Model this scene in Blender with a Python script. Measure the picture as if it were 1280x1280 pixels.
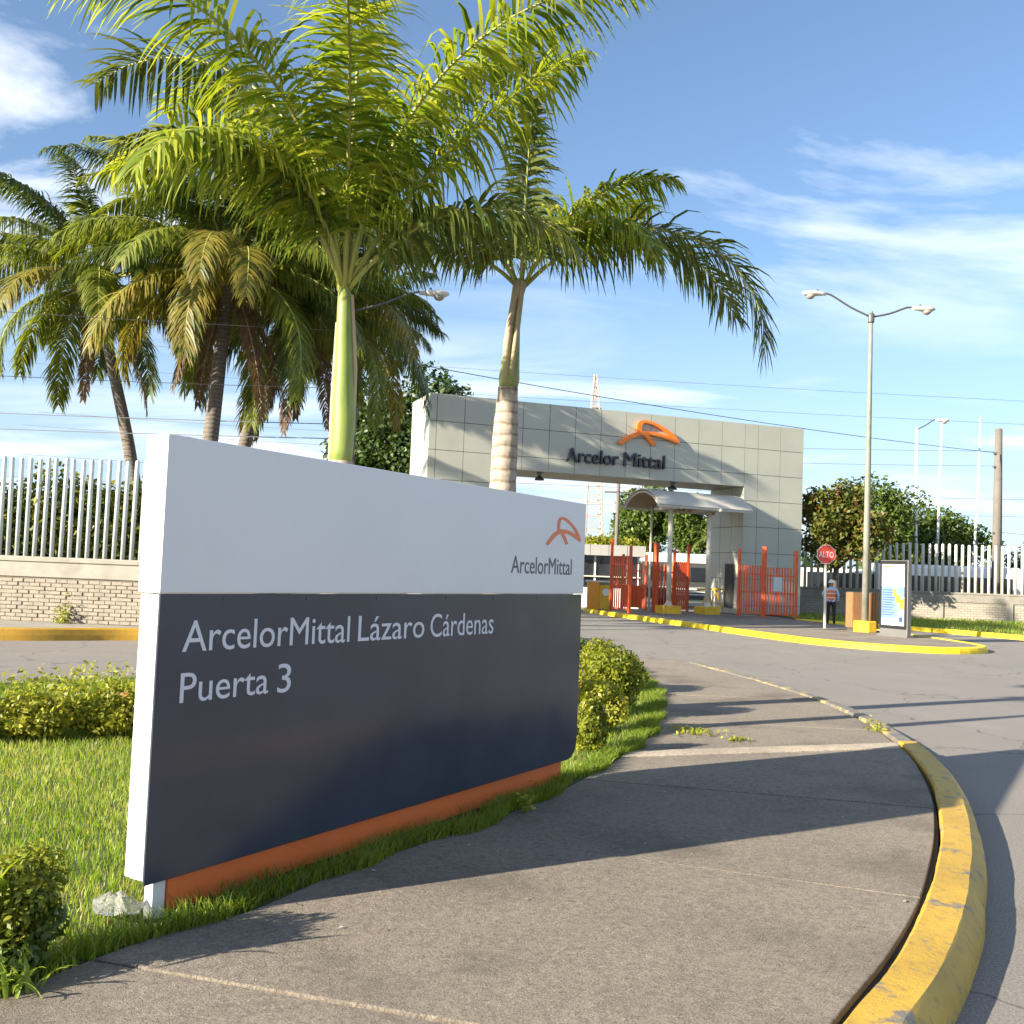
import bpy, math, random
import numpy as np
from mathutils import Vector, Matrix
from math import radians, sin, cos, pi, hypot, atan2

for o in list(bpy.data.objects):
    bpy.data.objects.remove(o)
S = bpy.context.scene
COL = S.collection
random.seed(7)
RNG = np.random.default_rng(7)

# ------------------------------------------------------------------ camera
cam = bpy.data.objects.new('camera', bpy.data.cameras.new('camera'))
COL.objects.link(cam)
_th, _ro = radians(3.3), radians(2.2)
_F = Vector((0, cos(_th), sin(_th))); _R0 = Vector((1, 0, 0)); _U0 = Vector((0, -sin(_th), cos(_th)))
_R = _R0 * cos(_ro) + _U0 * sin(_ro); _U = _U0 * cos(_ro) - _R0 * sin(_ro)
cam.matrix_world = Matrix(((_R.x, _U.x, -_F.x, 0), (_R.y, _U.y, -_F.y, 0), (_R.z, _U.z, -_F.z, 1.75), (0, 0, 0, 1)))
cam.data.sensor_width = 36; cam.data.lens = 36
cam.data.clip_start = 0.05; cam.data.clip_end = 6000
S.camera = cam

# ------------------------------------------------------------------ sky and sun
SUN_EL = radians(20.5)
SUN_D = Vector((0.850 * cos(SUN_EL), 0.527 * cos(SUN_EL), -sin(SUN_EL)))     # direction the light travels
W = bpy.data.worlds.new('World'); S.world = W; W.use_nodes = True
nt = W.node_tree; N = nt.nodes; Lk = nt.links
N.clear()
def wn(t, **k):
    n = N.new(t)
    for a, b in k.items(): setattr(n, a, b)
    return n
out = wn('ShaderNodeOutputWorld'); bg = wn('ShaderNodeBackground')
sky = wn('ShaderNodeTexSky', sky_type='NISHITA', sun_disc=False)
sky.sun_elevation = SUN_EL; sky.sun_rotation = atan2(-SUN_D.x, -SUN_D.y)
sky.altitude = 0; sky.air_density = 1.0; sky.dust_density = 0.6; sky.ozone_density = 2.5
tc = wn('ShaderNodeTexCoord'); sep = wn('ShaderNodeSeparateXYZ'); Lk.new(tc.outputs['Generated'], sep.inputs[0])
def wmath(op, a, b=None, clamp=False):
    n = wn('ShaderNodeMath', operation=op, use_clamp=clamp)
    for i, v in enumerate((a, b)):
        if v is None: continue
        if isinstance(v, (int, float)): n.inputs[i].default_value = v
        else: Lk.new(v, n.inputs[i])
    return n.outputs[0]
zz = wmath('MAXIMUM', wmath('ADD', sep.outputs[2], 0.10), 0.06)
cx = wmath('DIVIDE', sep.outputs[0], zz); cy = wmath('DIVIDE', sep.outputs[1], zz)
comb = wn('ShaderNodeCombineXYZ'); Lk.new(cx, comb.inputs[0]); Lk.new(cy, comb.inputs[1])
mp = wn('ShaderNodeMapping'); Lk.new(comb.outputs[0], mp.inputs[0])
mp.inputs['Rotation'].default_value = (0, 0, radians(-15)); mp.inputs['Scale'].default_value = (0.55, 1.0, 1); mp.inputs['Location'].default_value = (9.9, 17.3, 0)
n1 = wn('ShaderNodeTexNoise'); Lk.new(mp.outputs[0], n1.inputs['Vector'])
n1.inputs['Scale'].default_value = 1.1; n1.inputs['Detail'].default_value = 9; n1.inputs['Roughness'].default_value = 0.58; n1.inputs['Distortion'].default_value = 0.5
n2 = wn('ShaderNodeTexNoise'); Lk.new(mp.outputs[0], n2.inputs['Vector'])
n2.inputs['Scale'].default_value = 0.33; n2.inputs['Detail'].default_value = 3
cr = wn('ShaderNodeValToRGB'); cr.color_ramp.elements[0].position = 0.48; cr.color_ramp.elements[1].position = 0.62
Lk.new(n1.outputs['Fac'], cr.inputs[0])
cr2 = wn('ShaderNodeValToRGB'); cr2.color_ramp.elements[0].position = 0.36; cr2.color_ramp.elements[1].position = 0.56
Lk.new(n2.outputs['Fac'], cr2.inputs[0])
cf = wmath('MULTIPLY', cr.outputs[0], cr2.outputs[0])
cf = wmath('MULTIPLY', wmath('ADD', wmath('MULTIPLY', cf, 0.85), 0.02), wmath('ADD', wmath('MULTIPLY', sep.outputs[2], 2.6, True), 0.30, True))
lowz = wmath('MULTIPLY', wmath('SUBTRACT', 0.30, sep.outputs[2]), 1.6, True)      # thin milky air low down
mixh = wn('ShaderNodeMix', data_type='RGBA')
Lk.new(wmath('MULTIPLY', lowz, 1.5, True), mixh.inputs['Factor']); tint = wn('ShaderNodeMix', data_type='RGBA', blend_type='MULTIPLY'); tint.inputs['Factor'].default_value = 1
Lk.new(sky.outputs[0], tint.inputs['A']); tint.inputs['B'].default_value = (1.04, 1.12, 1.19, 1)      # deep clean tropical blue
Lk.new(tint.outputs['Result'], mixh.inputs['A'])
mixh.inputs['B'].default_value = (3.7, 4.6, 6.2, 1)
mixc = wn('ShaderNodeMix', data_type='RGBA')
Lk.new(cf, mixc.inputs['Factor']); Lk.new(mixh.outputs['Result'], mixc.inputs['A'])
mixc.inputs['B'].default_value = (8.6, 8.8, 9.2, 1)
Lk.new(mixc.outputs['Result'], bg.inputs[0]); bg.inputs[1].default_value = 0.062
Lk.new(bg.outputs[0], out.inputs[0])

sl = bpy.data.lights.new('sun', 'SUN'); sl.energy = 5.0; sl.angle = radians(0.5); sl.color = (1.0, 0.89, 0.72)
so = bpy.data.objects.new('sun', sl); COL.objects.link(so)
so.rotation_euler = SUN_D.to_track_quat('-Z', 'Y').to_euler(); so.location = (-30, -20, 30)

S.view_settings.view_transform = 'Standard'; S.view_settings.look = 'None'
S.view_settings.exposure = 1.6; S.view_settings.gamma = 1.0; S.view_settings.use_curve_mapping = False
S.render.engine = 'CYCLES'
S.cycles.use_denoising = True
S.cycles.max_bounces = 6; S.cycles.diffuse_bounces = 3; S.cycles.glossy_bounces = 3; S.cycles.transparent_max_bounces = 6
S.cycles.sample_clamp_indirect = 6

# ------------------------------------------------------------------ materials
def _new(name):
    m = bpy.data.materials.new(name); m.use_nodes = True
    t = m.node_tree; b = t.nodes['Principled BSDF']
    return m, t, b
def _noise(t, vec, scale, detail=5, rough=.55, stretch=None):
    n = t.nodes.new('ShaderNodeTexNoise'); n.inputs['Scale'].default_value = scale
    n.inputs['Detail'].default_value = detail; n.inputs['Roughness'].default_value = rough
    if stretch:
        mpn = t.nodes.new('ShaderNodeMapping'); mpn.inputs['Scale'].default_value = stretch
        t.links.new(vec, mpn.inputs[0]); vec = mpn.outputs[0]
    t.links.new(vec, n.inputs['Vector'])
    return n.outputs['Fac']
def _ramp(t, fac, stops):
    r = t.nodes.new('ShaderNodeValToRGB'); e = r.color_ramp.elements
    while len(e) < len(stops): e.new(0.5)
    for el, (p, c) in zip(e, stops):
        el.position = p; el.color = (*c, 1) if len(c) == 3 else c
    t.links.new(fac, r.inputs[0]); return r.outputs[0]
def _mix(t, fac, a, b, mode='MIX'):
    n = t.nodes.new('ShaderNodeMix'); n.data_type = 'RGBA'; n.blend_type = mode
    for s, v in (('Factor', fac), ('A', a), ('B', b)):
        if isinstance(v, (int, float)): n.inputs[s].default_value = v
        elif isinstance(v, tuple): n.inputs[s].default_value = (*v, 1)
        else: t.links.new(v, n.inputs[s])
    return n.outputs['Result']
def _pos(t, local=False):
    if local: return t.nodes.new('ShaderNodeTexCoord').outputs['Object']
    return t.nodes.new('ShaderNodeNewGeometry').outputs['Position']
def _bump(t, b, h, strength, dist):
    n = t.nodes.new('ShaderNodeBump'); n.inputs['Strength'].default_value = strength; n.inputs['Distance'].default_value = dist
    t.links.new(h, n.inputs['Height']); t.links.new(n.outputs[0], b.inputs['Normal'])
def mat(name, col, rough=.6, var=.18, scale=3, fine=60, bump=.0, metal=0, dirt=None, dirt_amt=.5, dirt_scale=1.3, stretch=None, coat=0):
    """painted or plain surface: two noises for tone, optional shaped dirt, fine relief"""
    m, t, b = _new(name); P = _pos(t)
    f = _noise(t, P, scale, 6, .6, stretch)
    lo = tuple(c * (1 - var) for c in col); hi = tuple(min(1, c * (1 + var)) for c in col)
    c = _ramp(t, f, [(.3, lo), (.7, hi)])
    g = _noise(t, P, fine, 3)
    c = _mix(t, var * .6, c, _ramp(t, g, [(.35, tuple(x * .75 for x in col)), (.65, tuple(min(1, x * 1.2) for x in col))]))
    if dirt:
        df = _noise(t, P, dirt_scale, 8, .65)
        c = _mix(t, _ramp(t, df, [(.5, (0, 0, 0)), (.5 + .35 * (1.2 - dirt_amt), (dirt_amt,) * 3)]), c, dirt)
    t.links.new(c, b.inputs['Base Color'])
    b.inputs['Roughness'].default_value = rough; b.inputs['Metallic'].default_value = metal
    b.inputs['Coat Weight'].default_value = coat
    if bump: _bump(t, b, g, bump, .01)
    return m
def leafmat(name, cols, trans=.4, rough=.45, back=None):
    """leaves: colour varies leaf by leaf, light passes through"""
    m, t, b = _new(name)
    g = t.nodes.new('ShaderNodeNewGeometry')
    n = len(cols)
    c = _ramp(t, g.outputs['Random Per Island'], [(i / n, k) for i, k in enumerate(cols)])
    c = _mix(t, .25, c, _ramp(t, _noise(t, g.outputs['Position'], 1.7, 3), [(.35, tuple(x * .55 for x in cols[0])), (.65, tuple(min(1, x * 1.35) for x in cols[-1]))]))
    t.links.new(c, b.inputs['Base Color']); b.inputs['Roughness'].default_value = rough
    b.inputs['Specular IOR Level'].default_value = .4
    tr = t.nodes.new('ShaderNodeBsdfTranslucent'); 
    t.links.new(_mix(t, 1.0, c, (1.25, 1.2, .55), 'MULTIPLY'), tr.inputs[0])
    mx = t.nodes.new('ShaderNodeMixShader'); mx.inputs[0].default_value = trans
    t.links.new(b.outputs[0], mx.inputs[1]); t.links.new(tr.outputs[0], mx.inputs[2])
    t.links.new(mx.outputs[0], t.nodes['Material Output'].inputs[0])
    return m

def asphalt_mat():
    m, t, b = _new('asphalt'); P = _pos(t)
    c = _ramp(t, _noise(t, P, .35, 7, .6), [(.3, (.155, .138, .120)), (.7, (.235, .210, .182))])
    c = _mix(t, .55, c, _ramp(t, _noise(t, P, 75, 4, .75), [(.34, (.06, .055, .05)), (.66, (.40, .365, .325))]))
    # long pale wear marks and dark patches
    c = _mix(t, _ramp(t, _noise(t, P, .8, 6, .7, (1, .25, 1)), [(.55, (0, 0, 0)), (.75, (.45,) * 3)]), c, (.31, .28, .24))
    c = _mix(t, _ramp(t, _noise(t, P, .55, 5, .7), [(.62, (0, 0, 0)), (.68, (.4,) * 3)]), c, (.085, .08, .075))
    # cracks
    v = t.nodes.new('ShaderNodeTexVoronoi'); v.feature = 'DISTANCE_TO_EDGE'; v.inputs['Scale'].default_value = .32
    mpn = t.nodes.new('ShaderNodeMapping'); t.links.new(P, mpn.inputs[0])
    wob = t.nodes.new('ShaderNodeTexNoise'); wob.inputs['Scale'].default_value = 1.1; wob.inputs['Detail'].default_value = 6; t.links.new(P, wob.inputs['Vector'])
    add = t.nodes.new('ShaderNodeVectorMath'); add.operation = 'ADD'; t.links.new(P, add.inputs[0]); t.links.new(wob.outputs['Color'], add.inputs[1])
    t.links.new(add.outputs[0], v.inputs['Vector'])
    c = _mix(t, _ramp(t, v.outputs['Distance'], [(.0, (.8,) * 3), (.006, (0, 0, 0))]), c, (.05, .047, .045))
    t.links.new(c, b.inputs['Base Color']); b.inputs['Roughness'].default_value = .85
    _bump(t, b, _noise(t, P, 160, 2), .5, .006)
    return m
def slab_mat(name, tone=1.0):
    m, t, b = _new(name); P = _pos(t)
    c = _ramp(t, _noise(t, P, .8, 8, .66), [(.32, tuple(x * tone for x in (.135, .118, .098))), (.68, tuple(x * tone for x in (.285, .250, .205)))])
    c = _mix(t, .5, c, _ramp(t, _noise(t, P, 85, 5, .8), [(.38, (.045, .04, .035)), (.64, (.56, .51, .44))]))
    c = _mix(t, .4, c, _ramp(t, _noise(t, P, 30, 5, .75), [(.38, (.075, .068, .06)), (.62, (.32, .295, .26))]))
    c = _mix(t, _ramp(t, _noise(t, P, .9, 6, .6), [(.52, (0, 0, 0)), (.64, (.55,) * 3)]), c, tuple(x * tone for x in (.105, .094, .08)))      # old damp stains
    c = _mix(t, _ramp(t, _noise(t, P, 2.3, 8, .7), [(.56, (0, 0, 0)), (.72, (.5,) * 3)]), c, tuple(x * tone for x in (.095, .087, .078)))
    c = _mix(t, 1.0, c, (1.05, .985, .90), 'MULTIPLY')
    if tone != 1: c = _mix(t, 1.0, c, (tone * 1.15, tone * 1.15, tone * 1.12), 'MULTIPLY')
    t.links.new(c, b.inputs['Base Color']); b.inputs['Roughness'].default_value = .88
    # broom finish: fine drawn lines, plus grain
    rot = t.nodes.new('ShaderNodeMapping'); rot.inputs['Rotation'].default_value = (0, 0, radians(-58)); t.links.new(P, rot.inputs[0])
    st = _noise(t, rot.outputs[0], 30, 3, .6, (.12, 3.4, 1))
    gr = _noise(t, P, 95, 4, .75)
    ms = t.nodes.new('ShaderNodeMath'); ms.operation = 'MULTIPLY'; ms.inputs[1].default_value = .45; t.links.new(st, ms.inputs[0])
    mm = t.nodes.new('ShaderNodeMath'); mm.operation = 'ADD'; t.links.new(ms.outputs[0], mm.inputs[0]); t.links.new(gr, mm.inputs[1])
    _bump(t, b, mm.outputs[0], 1.0, .014)
    return m
def kerb_mat(name, yel, keep, bare=(.20, .185, .16)):
    m, t, b = _new(name); P = _pos(t)
    paint = _ramp(t, _noise(t, P, 2.0, 6), [(.3, tuple(x * .82 for x in yel)), (.7, tuple(x * 1.1 for x in yel))])
    worn = _ramp(t, _noise(t, P, 5, 9, .72), [(keep, (0, 0, 0)), (keep + .06, (1, 1, 1))])
    c = _mix(t, worn, paint, _ramp(t, _noise(t, P, 40, 3), [(.3, tuple(x * .7 for x in bare)), (.7, bare)]))
    c = _mix(t, _ramp(t, _noise(t, P, 14, 6, .7), [(.52, (0, 0, 0)), (.70, (.55,) * 3)]), c, (.17, .125, .06))
    t.links.new(c, b.inputs['Base Color']); b.inputs['Roughness'].default_value = .6
    _bump(t, b, _noise(t, P, 45, 5, .7), .45, .012)
    return m
def trunk_mat(name, a, bcol, ring):
    m, t, b = _new(name); P = _pos(t)
    w = t.nodes.new('ShaderNodeTexWave'); w.bands_direction = 'Z'; w.inputs['Scale'].default_value = ring
    w.inputs['Distortion'].default_value = 2.2; w.inputs['Detail'].default_value = 3; w.inputs['Detail Scale'].default_value = 2
    t.links.new(P, w.inputs['Vector'])
    c = _ramp(t, w.outputs['Fac'], [(.0, a), (.25, bcol), (1, bcol)])
    c = _mix(t, .4, c, _ramp(t, _noise(t, P, 18, 5, .6, (1, 1, .25)), [(.3, tuple(x * .6 for x in a)), (.7, tuple(min(1, x * 1.2) for x in bcol))]))
    t.links.new(c, b.inputs['Base Color']); b.inputs['Roughness'].default_value = .85
    _bump(t, b, w.outputs['Fac'], .5, .02)
    return m

MT = dict(
    asphalt=asphalt_mat(), slab=slab_mat('concrete_slab'), slab_pale=slab_mat('pale_concrete', 1.5),
    gap=mat('dark_gap', (.03, .027, .022), .95, .3),
    kerb=kerb_mat('worn_yellow_kerb', (.53, .33, .035), .555), kerb_faded=kerb_mat('faded_yellow_kerb', (.5, .36, .12), .42),
    kerb_new=kerb_mat('fresh_yellow_kerb', (.86, .62, .012), .70), kerb_old=kerb_mat('ochre_kerb', (.46, .26, .02), .66),
    soil=mat('soil', (.11, .085, .05), .95, .4, 4, 70, .6), ground=mat('far_ground', (.12, .13, .06), .95, .4, .15, 8),
    lawn=mat('lawn_soil', (.07, .085, .02), .95, .4, 3, 60, .5),
    sign_white=mat('sign_white', (.72, .715, .715), .38, .03, 1.5, 30, 0, dirt=(.55, .54, .52), dirt_amt=.25, dirt_scale=3),
    sign_dark=None, sign_orange=mat('sign_orange', (.74, .165, .04), .4, .10, 2, 40),
    logo_orange=mat('logo_orange', (.85, .21, .015), .4, .05), letter_pale=mat('letter_pale', (.62, .64, .68), .5, .03),
    letter_grey=mat('letter_grey', (.10, .10, .11), .5, .05), letter_dark=mat('letter_dark', (.022, .024, .035), .35, .1),
    panel=mat('khaki_panel', (.435, .44, .37), .42, .07, .5, 20, 0, dirt=(.36, .35, .29), dirt_amt=.3, dirt_scale=.8),
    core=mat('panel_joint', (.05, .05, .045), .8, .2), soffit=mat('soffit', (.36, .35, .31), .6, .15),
    brick=mat('tan_brick', (.265, .232, .188), .9, .22, 6, 50, .5), mortar=mat('mortar', (.15, .13, .10), .95, .25, 8, 80, .4),
    cap=mat('cast_concrete', (.28, .26, .22), .9, .18, 2, 50, .3, dirt=(.17, .15, .125), dirt_amt=.6, dirt_scale=2.2),
    post=mat('pale_blue_post', (.46, .52, .53), .6, .1, 5, 40), post_white=mat('cream_post', (.62, .59, .51), .7, .12, 3, 40),
    red=mat('red_oxide_paint', (.62, .085, .014), .5, .14, 5, 60), yellow=mat('yellow_paint', (.72, .44, .02), .5, .12, 3, 40, dirt=(.35, .22, .05), dirt_amt=.4, dirt_scale=5),
    amber=mat('amber_panel', (.75, .30, .02), .5, .06), cream=mat('cream_paint', (.62, .58, .48), .5, .08, 2, 30),
    canopy=mat('canopy_sheet', (.50, .475, .41), .5, .08, 1, 20), canopy_in=mat('canopy_lining', (.34, .27, .18), .6, .1),
    galv=mat('weathered_pole', (.20, .205, .165), .65, .2, 3, 30, 0, dirt=(.16, .15, .11), dirt_amt=.5, dirt_scale=4), steel=mat('dark_steel', (.10, .105, .10), .5, .15, metal=.3),
    lamp=mat('lamp_housing', (.55, .53, .47), .45, .1), lens=mat('lamp_lens', (.30, .27, .22), .2, .1),
    wood=mat('slat_wood', (.27, .14, .06), .7, .2, 5, 40, .2, stretch=(6, 6, .6)), alu=mat('grey_metal', (.19, .185, .18), .45, .1, metal=.4),
    black=mat('black_frame', (.015, .015, .016), .4, .2), poster=mat('poster_paper', (.50, .53, .56), .4, .02), poster_blue=mat('poster_blue', (.13, .21, .37), .5, .06),
    ink=mat('poster_ink', (.04, .07, .16), .5, .1), poster_yellow=mat('poster_yellow', (.72, .36, .03), .5, .1), poster_red=mat('poster_red', (.72, .16, .08), .5, .1),
    stop_red=mat('stop_red', (.62, .075, .04), .45, .08), white=mat('white_paint', (.78, .77, .74), .45, .05),
    glass=None, rubber=mat('rubber', (.02, .02, .02), .8, .2), dark=mat('dark_interior', (.018, .018, .02), .6, .3), grey=mat('grey_cladding', (.33, .335, .32), .55, .08),
    rust_white=mat('tower_paint', (.40, .33, .29), .6, .15), pole_conc=mat('concrete_pole', (.15, .135, .115), .9, .15, 3, 30, .2), wire=mat('wire', (.11, .12, .13), .6, .1),
    palm_shaft=mat('green_crownshaft', (.19, .255, .05), .5, .28, 3, 30, .1, dirt=(.26, .23, .11), dirt_amt=.75, dirt_scale=2.5, stretch=(5, 5, .7)),
    palm_trunk=trunk_mat('royal_trunk', (.16, .11, .075), (.40, .34, .275), 2.4), coco_trunk=trunk_mat('coconut_trunk', (.07, .055, .045), (.17, .145, .12), 2.6),
    bark=mat('bark', (.10, .08, .06), .95, .3, 6, 40, .4), rib=mat('frond_rib', (.30, .30, .07), .5, .15), rib_dead=mat('dead_rib', (.27, .17, .09), .7, .15), sheath=mat('dry_sheath', (.40, .31, .20), .8, .2, 4, 30, .2, stretch=(6, 6, .5)),
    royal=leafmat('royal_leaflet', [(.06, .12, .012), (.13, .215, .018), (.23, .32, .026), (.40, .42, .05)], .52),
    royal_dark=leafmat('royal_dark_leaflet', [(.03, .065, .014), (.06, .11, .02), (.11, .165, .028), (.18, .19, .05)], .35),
    coco=leafmat('coconut_leaflet', [(.07, .115, .016), (.13, .18, .024), (.23, .26, .035)], .45),
    coco_dark=leafmat('coconut_dark_leaflet', [(.03, .06, .014), (.06, .10, .02), (.11, .145, .03)], .3),
    coco_gold=leafmat('coconut_gold_leaflet', [(.09, .12, .02), (.15, .165, .025), (.22, .20, .03), (.28, .215, .035)], .4), coco_dead=leafmat('coconut_dead_leaflet', [(.13, .075, .035), (.19, .11, .055), (.16, .12, .07)], .2, .8),
    leaf_dark=leafmat('dark_leaf', [(.018, .038, .010), (.035, .07, .014), (.06, .10, .02)], .25), leaf_mid=leafmat('mid_leaf', [(.045, .085, .012), (.075, .13, .018), (.12, .17, .028)], .35),
    leaf_almond=leafmat('almond_leaf', [(.05, .09, .014), (.085, .14, .02), (.13, .19, .03), (.09, .15, .025), (.15, .2, .035), (.10, .15, .03), (.13, .19, .03), (.09, .15, .025), (.12, .18, .03), (.26, .13, .04)], .4),
    leaf_vine=leafmat('vine_leaf', [(.08, .12, .018), (.16, .19, .03), (.28, .28, .05)], .4), leaf_hedge=leafmat('hedge_leaf', [(.12, .17, .016), (.24, .28, .025), (.40, .39, .05)], .45),
    leaf_bush=leafmat('bush_leaf', [(.08, .13, .014), (.18, .23, .022), (.31, .32, .035)], .42), leaf_yucca=leafmat('strap_leaf', [(.12, .20, .02), (.20, .29, .03), (.28, .36, .05)], .45),
    flower=leafmat('petal', [(.70, .28, .14), (.75, .42, .28), (.66, .34, .22)], .3), litter=leafmat('dry_leaf', [(.20, .13, .07), (.32, .24, .15), (.48, .42, .34)], .1, .9),
    grass=leafmat('grass_blade', [(.09, .20, .010), (.14, .29, .014), (.19, .36, .018), (.25, .41, .022), (.33, .46, .03), (.42, .38, .14)], .52), grass_dark=leafmat('verge_blade', [(.08, .15, .012), (.15, .24, .02), (.24, .30, .035)], .45),
    skin=mat('skin', (.30, .17, .11), .6, .05), shirt=mat('blue_shirt', (.42, .50, .62), .8, .1, 8), vest=mat('orange_vest', (.80, .15, .04), .7, .08, 8), trousers=mat('black_trousers', (.016, .016, .02), .85, .2), helmet=mat('white_helmet', (.80, .80, .78), .3, .03),
    reflect=mat('reflective_band', (.62, .62, .55), .4, .05),
)
def glossy(name, col, rough, spec=.5):
    m, t, b = _new(name); P = _pos(t)
    c = _ramp(t, _noise(t, P, 2.2, 5), [(.3, tuple(x * .88 for x in col)), (.7, tuple(x * 1.12 for x in col))])
    t.links.new(c, b.inputs['Base Color'])
    r = _ramp(t, _noise(t, P, 3.5, 6, .65), [(.35, (rough * .8,) * 3), (.7, (rough * 1.35,) * 3)])
    t.links.new(r, b.inputs['Roughness']); b.inputs['Specular IOR Level'].default_value = spec
    _bump(t, b, _noise(t, P, 1.6, 3), .06, .05)      # sheet metal is never quite flat
    return m
MT['sign_dark'] = glossy('sign_charcoal', (.038, .046, .068), .16, .62)
MT['glass'] = glossy('window_glass', (.02, .024, .028), .08, .6)
def plastic():
    m, t, b = _new('clear_plastic'); b.inputs['Base Color'].default_value = (.80, .80, .77, 1); b.inputs['Roughness'].default_value = .18
    b.inputs['Transmission Weight'].default_value = .8; b.inputs['IOR'].default_value = 1.1
    _bump(t, b, _noise(t, _pos(t), 40, 4), .6, .02)
    return m
MT['plastic'] = plastic()

# ------------------------------------------------------------------ mesh helpers
def V3(p): return np.asarray(p, float)
def unit(v):
    v = np.asarray(v, float); n = np.linalg.norm(v); return v / n if n > 1e-9 else v
class MB:
    """collects shapes and links them as ONE mesh object"""
    def __init__(s): s.v = []; s.f = []; s.n = 0
    def add(s, vs, fs):
        vs = np.asarray(vs, float); s.v.append(vs)
        s.f += [tuple(int(i) + s.n for i in f) for f in fs]; s.n += len(vs); return s
    def obox(s, c, a, b, d):                      # centre, three half-axis vectors
        c, a, b, d = map(V3, (c, a, b, d))
        vs = [c + i * a + j * b + k * d for i in (-1, 1) for j in (-1, 1) for k in (-1, 1)]
        f = [(0, 1, 3, 2), (4, 6, 7, 5), (0, 4, 5, 1), (2, 3, 7, 6), (0, 2, 6, 4), (1, 5, 7, 3)]
        if np.dot(np.cross(a, b), d) < 0: f = [q[::-1] for q in f]
        return s.add(vs, f)
    def box(s, x0, x1, y0, y1, z0, z1):
        return s.obox(((x0 + x1) / 2, (y0 + y1) / 2, (z0 + z1) / 2), ((x1 - x0) / 2, 0, 0), (0, (y1 - y0) / 2, 0), (0, 0, (z1 - z0) / 2))
    def bar(s, p0, p1, w, h, up=(0, 0, 1)):       # rectangular bar from p0 to p1
        p0, p1 = V3(p0), V3(p1); t = unit(p1 - p0); up = V3(up)
        if abs(np.dot(t, up)) > .95: up = np.array([1., 0, 0])
        x = unit(np.cross(t, up)); y = np.cross(x, t)
        return s.obox((p0 + p1) / 2, (p1 - p0) / 2, x * w / 2, y * h / 2)
    def tube(s, pts, r, n=8, cap=True):
        pts = [V3(p) for p in pts]; m = len(pts)
        r = [r] * m if isinstance(r, (int, float)) else r
        vs = []; ref = None
        for i, p in enumerate(pts):
            t = unit(pts[min(i + 1, m - 1)] - pts[max(i - 1, 0)])
            if ref is None: ref = np.array([1., 0, 0]) if abs(t[0]) < .8 else np.array([0, 1., 0])
            x = unit(np.cross(t, ref)); y = np.cross(t, x); ref = np.cross(x, t) * -1 if False else ref
            vs += [p + r[i] * (cos(2 * pi * k / n) * x + sin(2 * pi * k / n) * y) for k in range(n)]
        fs = [(i * n + k, i * n + (k + 1) % n, (i + 1) * n + (k + 1) % n, (i + 1) * n + k) for i in range(m - 1) for k in range(n)]
        if cap: fs += [tuple(range(n))[::-1], tuple((m - 1) * n + k for k in range(n))]
        return s.add(vs, fs)
    def prism(s, poly, o, ax, ay, az, d0, d1):    # polygon in plane (ax, ay), thickness along az from d0 to d1
        o, ax, ay, az = map(V3, (o, ax, ay, az)); n = len(poly)
        vs = [o + ax * a + ay * b + az * d0 for a, b in poly] + [o + ax * a + ay * b + az * d1 for a, b in poly]
        fs = [tuple(range(n))[::-1], tuple(range(n, 2 * n))] + [(i, (i + 1) % n, n + (i + 1) % n, n + i) for i in range(n)]
        return s.add(vs, fs)
    def slab(s, poly, z0, z1): return s.prism(poly, (0, 0, 0), (1, 0, 0), (0, 1, 0), (0, 0, 1), z0, z1)
    def lathe(s, c, prof, n=20, axis=(0, 0, 1)):
        c = V3(c); a = unit(axis); x = unit(np.cross(a, (0, 1, 0) if abs(a[1]) < .9 else (1, 0, 0))); y = np.cross(a, x)
        vs = [c + a * h + r * (cos(2 * pi * k / n) * x + sin(2 * pi * k / n) * y) for r, h in prof for k in range(n)]
        m = len(prof)
        fs = [(i * n + k, i * n + (k + 1) % n, (i + 1) * n + (k + 1) % n, (i + 1) * n + k) for i in range(m - 1) for k in range(n)]
        fs += [tuple(range(n))[::-1], tuple((m - 1) * n + k for k in range(n))]
        return s.add(vs, fs)
    def sweep(s, path, prof, closed=False):       # path of (x,y); prof of (offset to the right, z)
        P = [np.array(q[:2], float) for q in path]; m = len(P); n = len(prof); vs = []
        for i in range(m):
            a = P[i - 1] if (closed or i) else P[i]; b = P[(i + 1) % m] if (closed or i < m - 1) else P[i]
            t = unit(b - a); r = np.array([t[1], -t[0]])
            vs += [np.array([*(P[i] + r * u), z]) for u, z in prof]
        fs = []
        for i in range(m if closed else m - 1):
            for k in range(n):
                fs.append((i * n + k, ((i + 1) % m) * n + k, ((i + 1) % m) * n + (k + 1) % n, i * n + (k + 1) % n))
        if not closed: fs += [tuple(range(n)), tuple((m - 1) * n + k for k in range(n))[::-1]]
        return s.add(vs, fs)
    def mesh(s, name):
        me = bpy.data.meshes.new(name)
        me.from_pydata(np.concatenate(s.v).tolist(), [], s.f); me.update(); return me
    def build(s, name, m, parent=None, smooth=False, bevel=0, local=False):
        return link(name, s.mesh(name), m, parent, smooth, bevel, local)
def link(name, me, m, parent=None, smooth=False, bevel=0, local=False):
    o = bpy.data.objects.new(name, me); COL.objects.link(o)
    if m is not None and not me.materials: me.materials.append(MT[m] if isinstance(m, str) else m)
    if smooth: me.polygons.foreach_set('use_smooth', [True] * len(me.polygons))
    if parent is not None:
        o.parent = parent
        if not local: o.location = -wloc(parent)
    if bevel:
        b = o.modifiers.new('edge', 'BEVEL'); b.width = bevel; b.segments = 2; b.limit_method = 'ANGLE'; b.angle_limit = radians(40)
    return o
def wloc(o):
    p = o.location.copy()
    while o.parent is not None: o = o.parent; p += o.location
    return p
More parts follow.
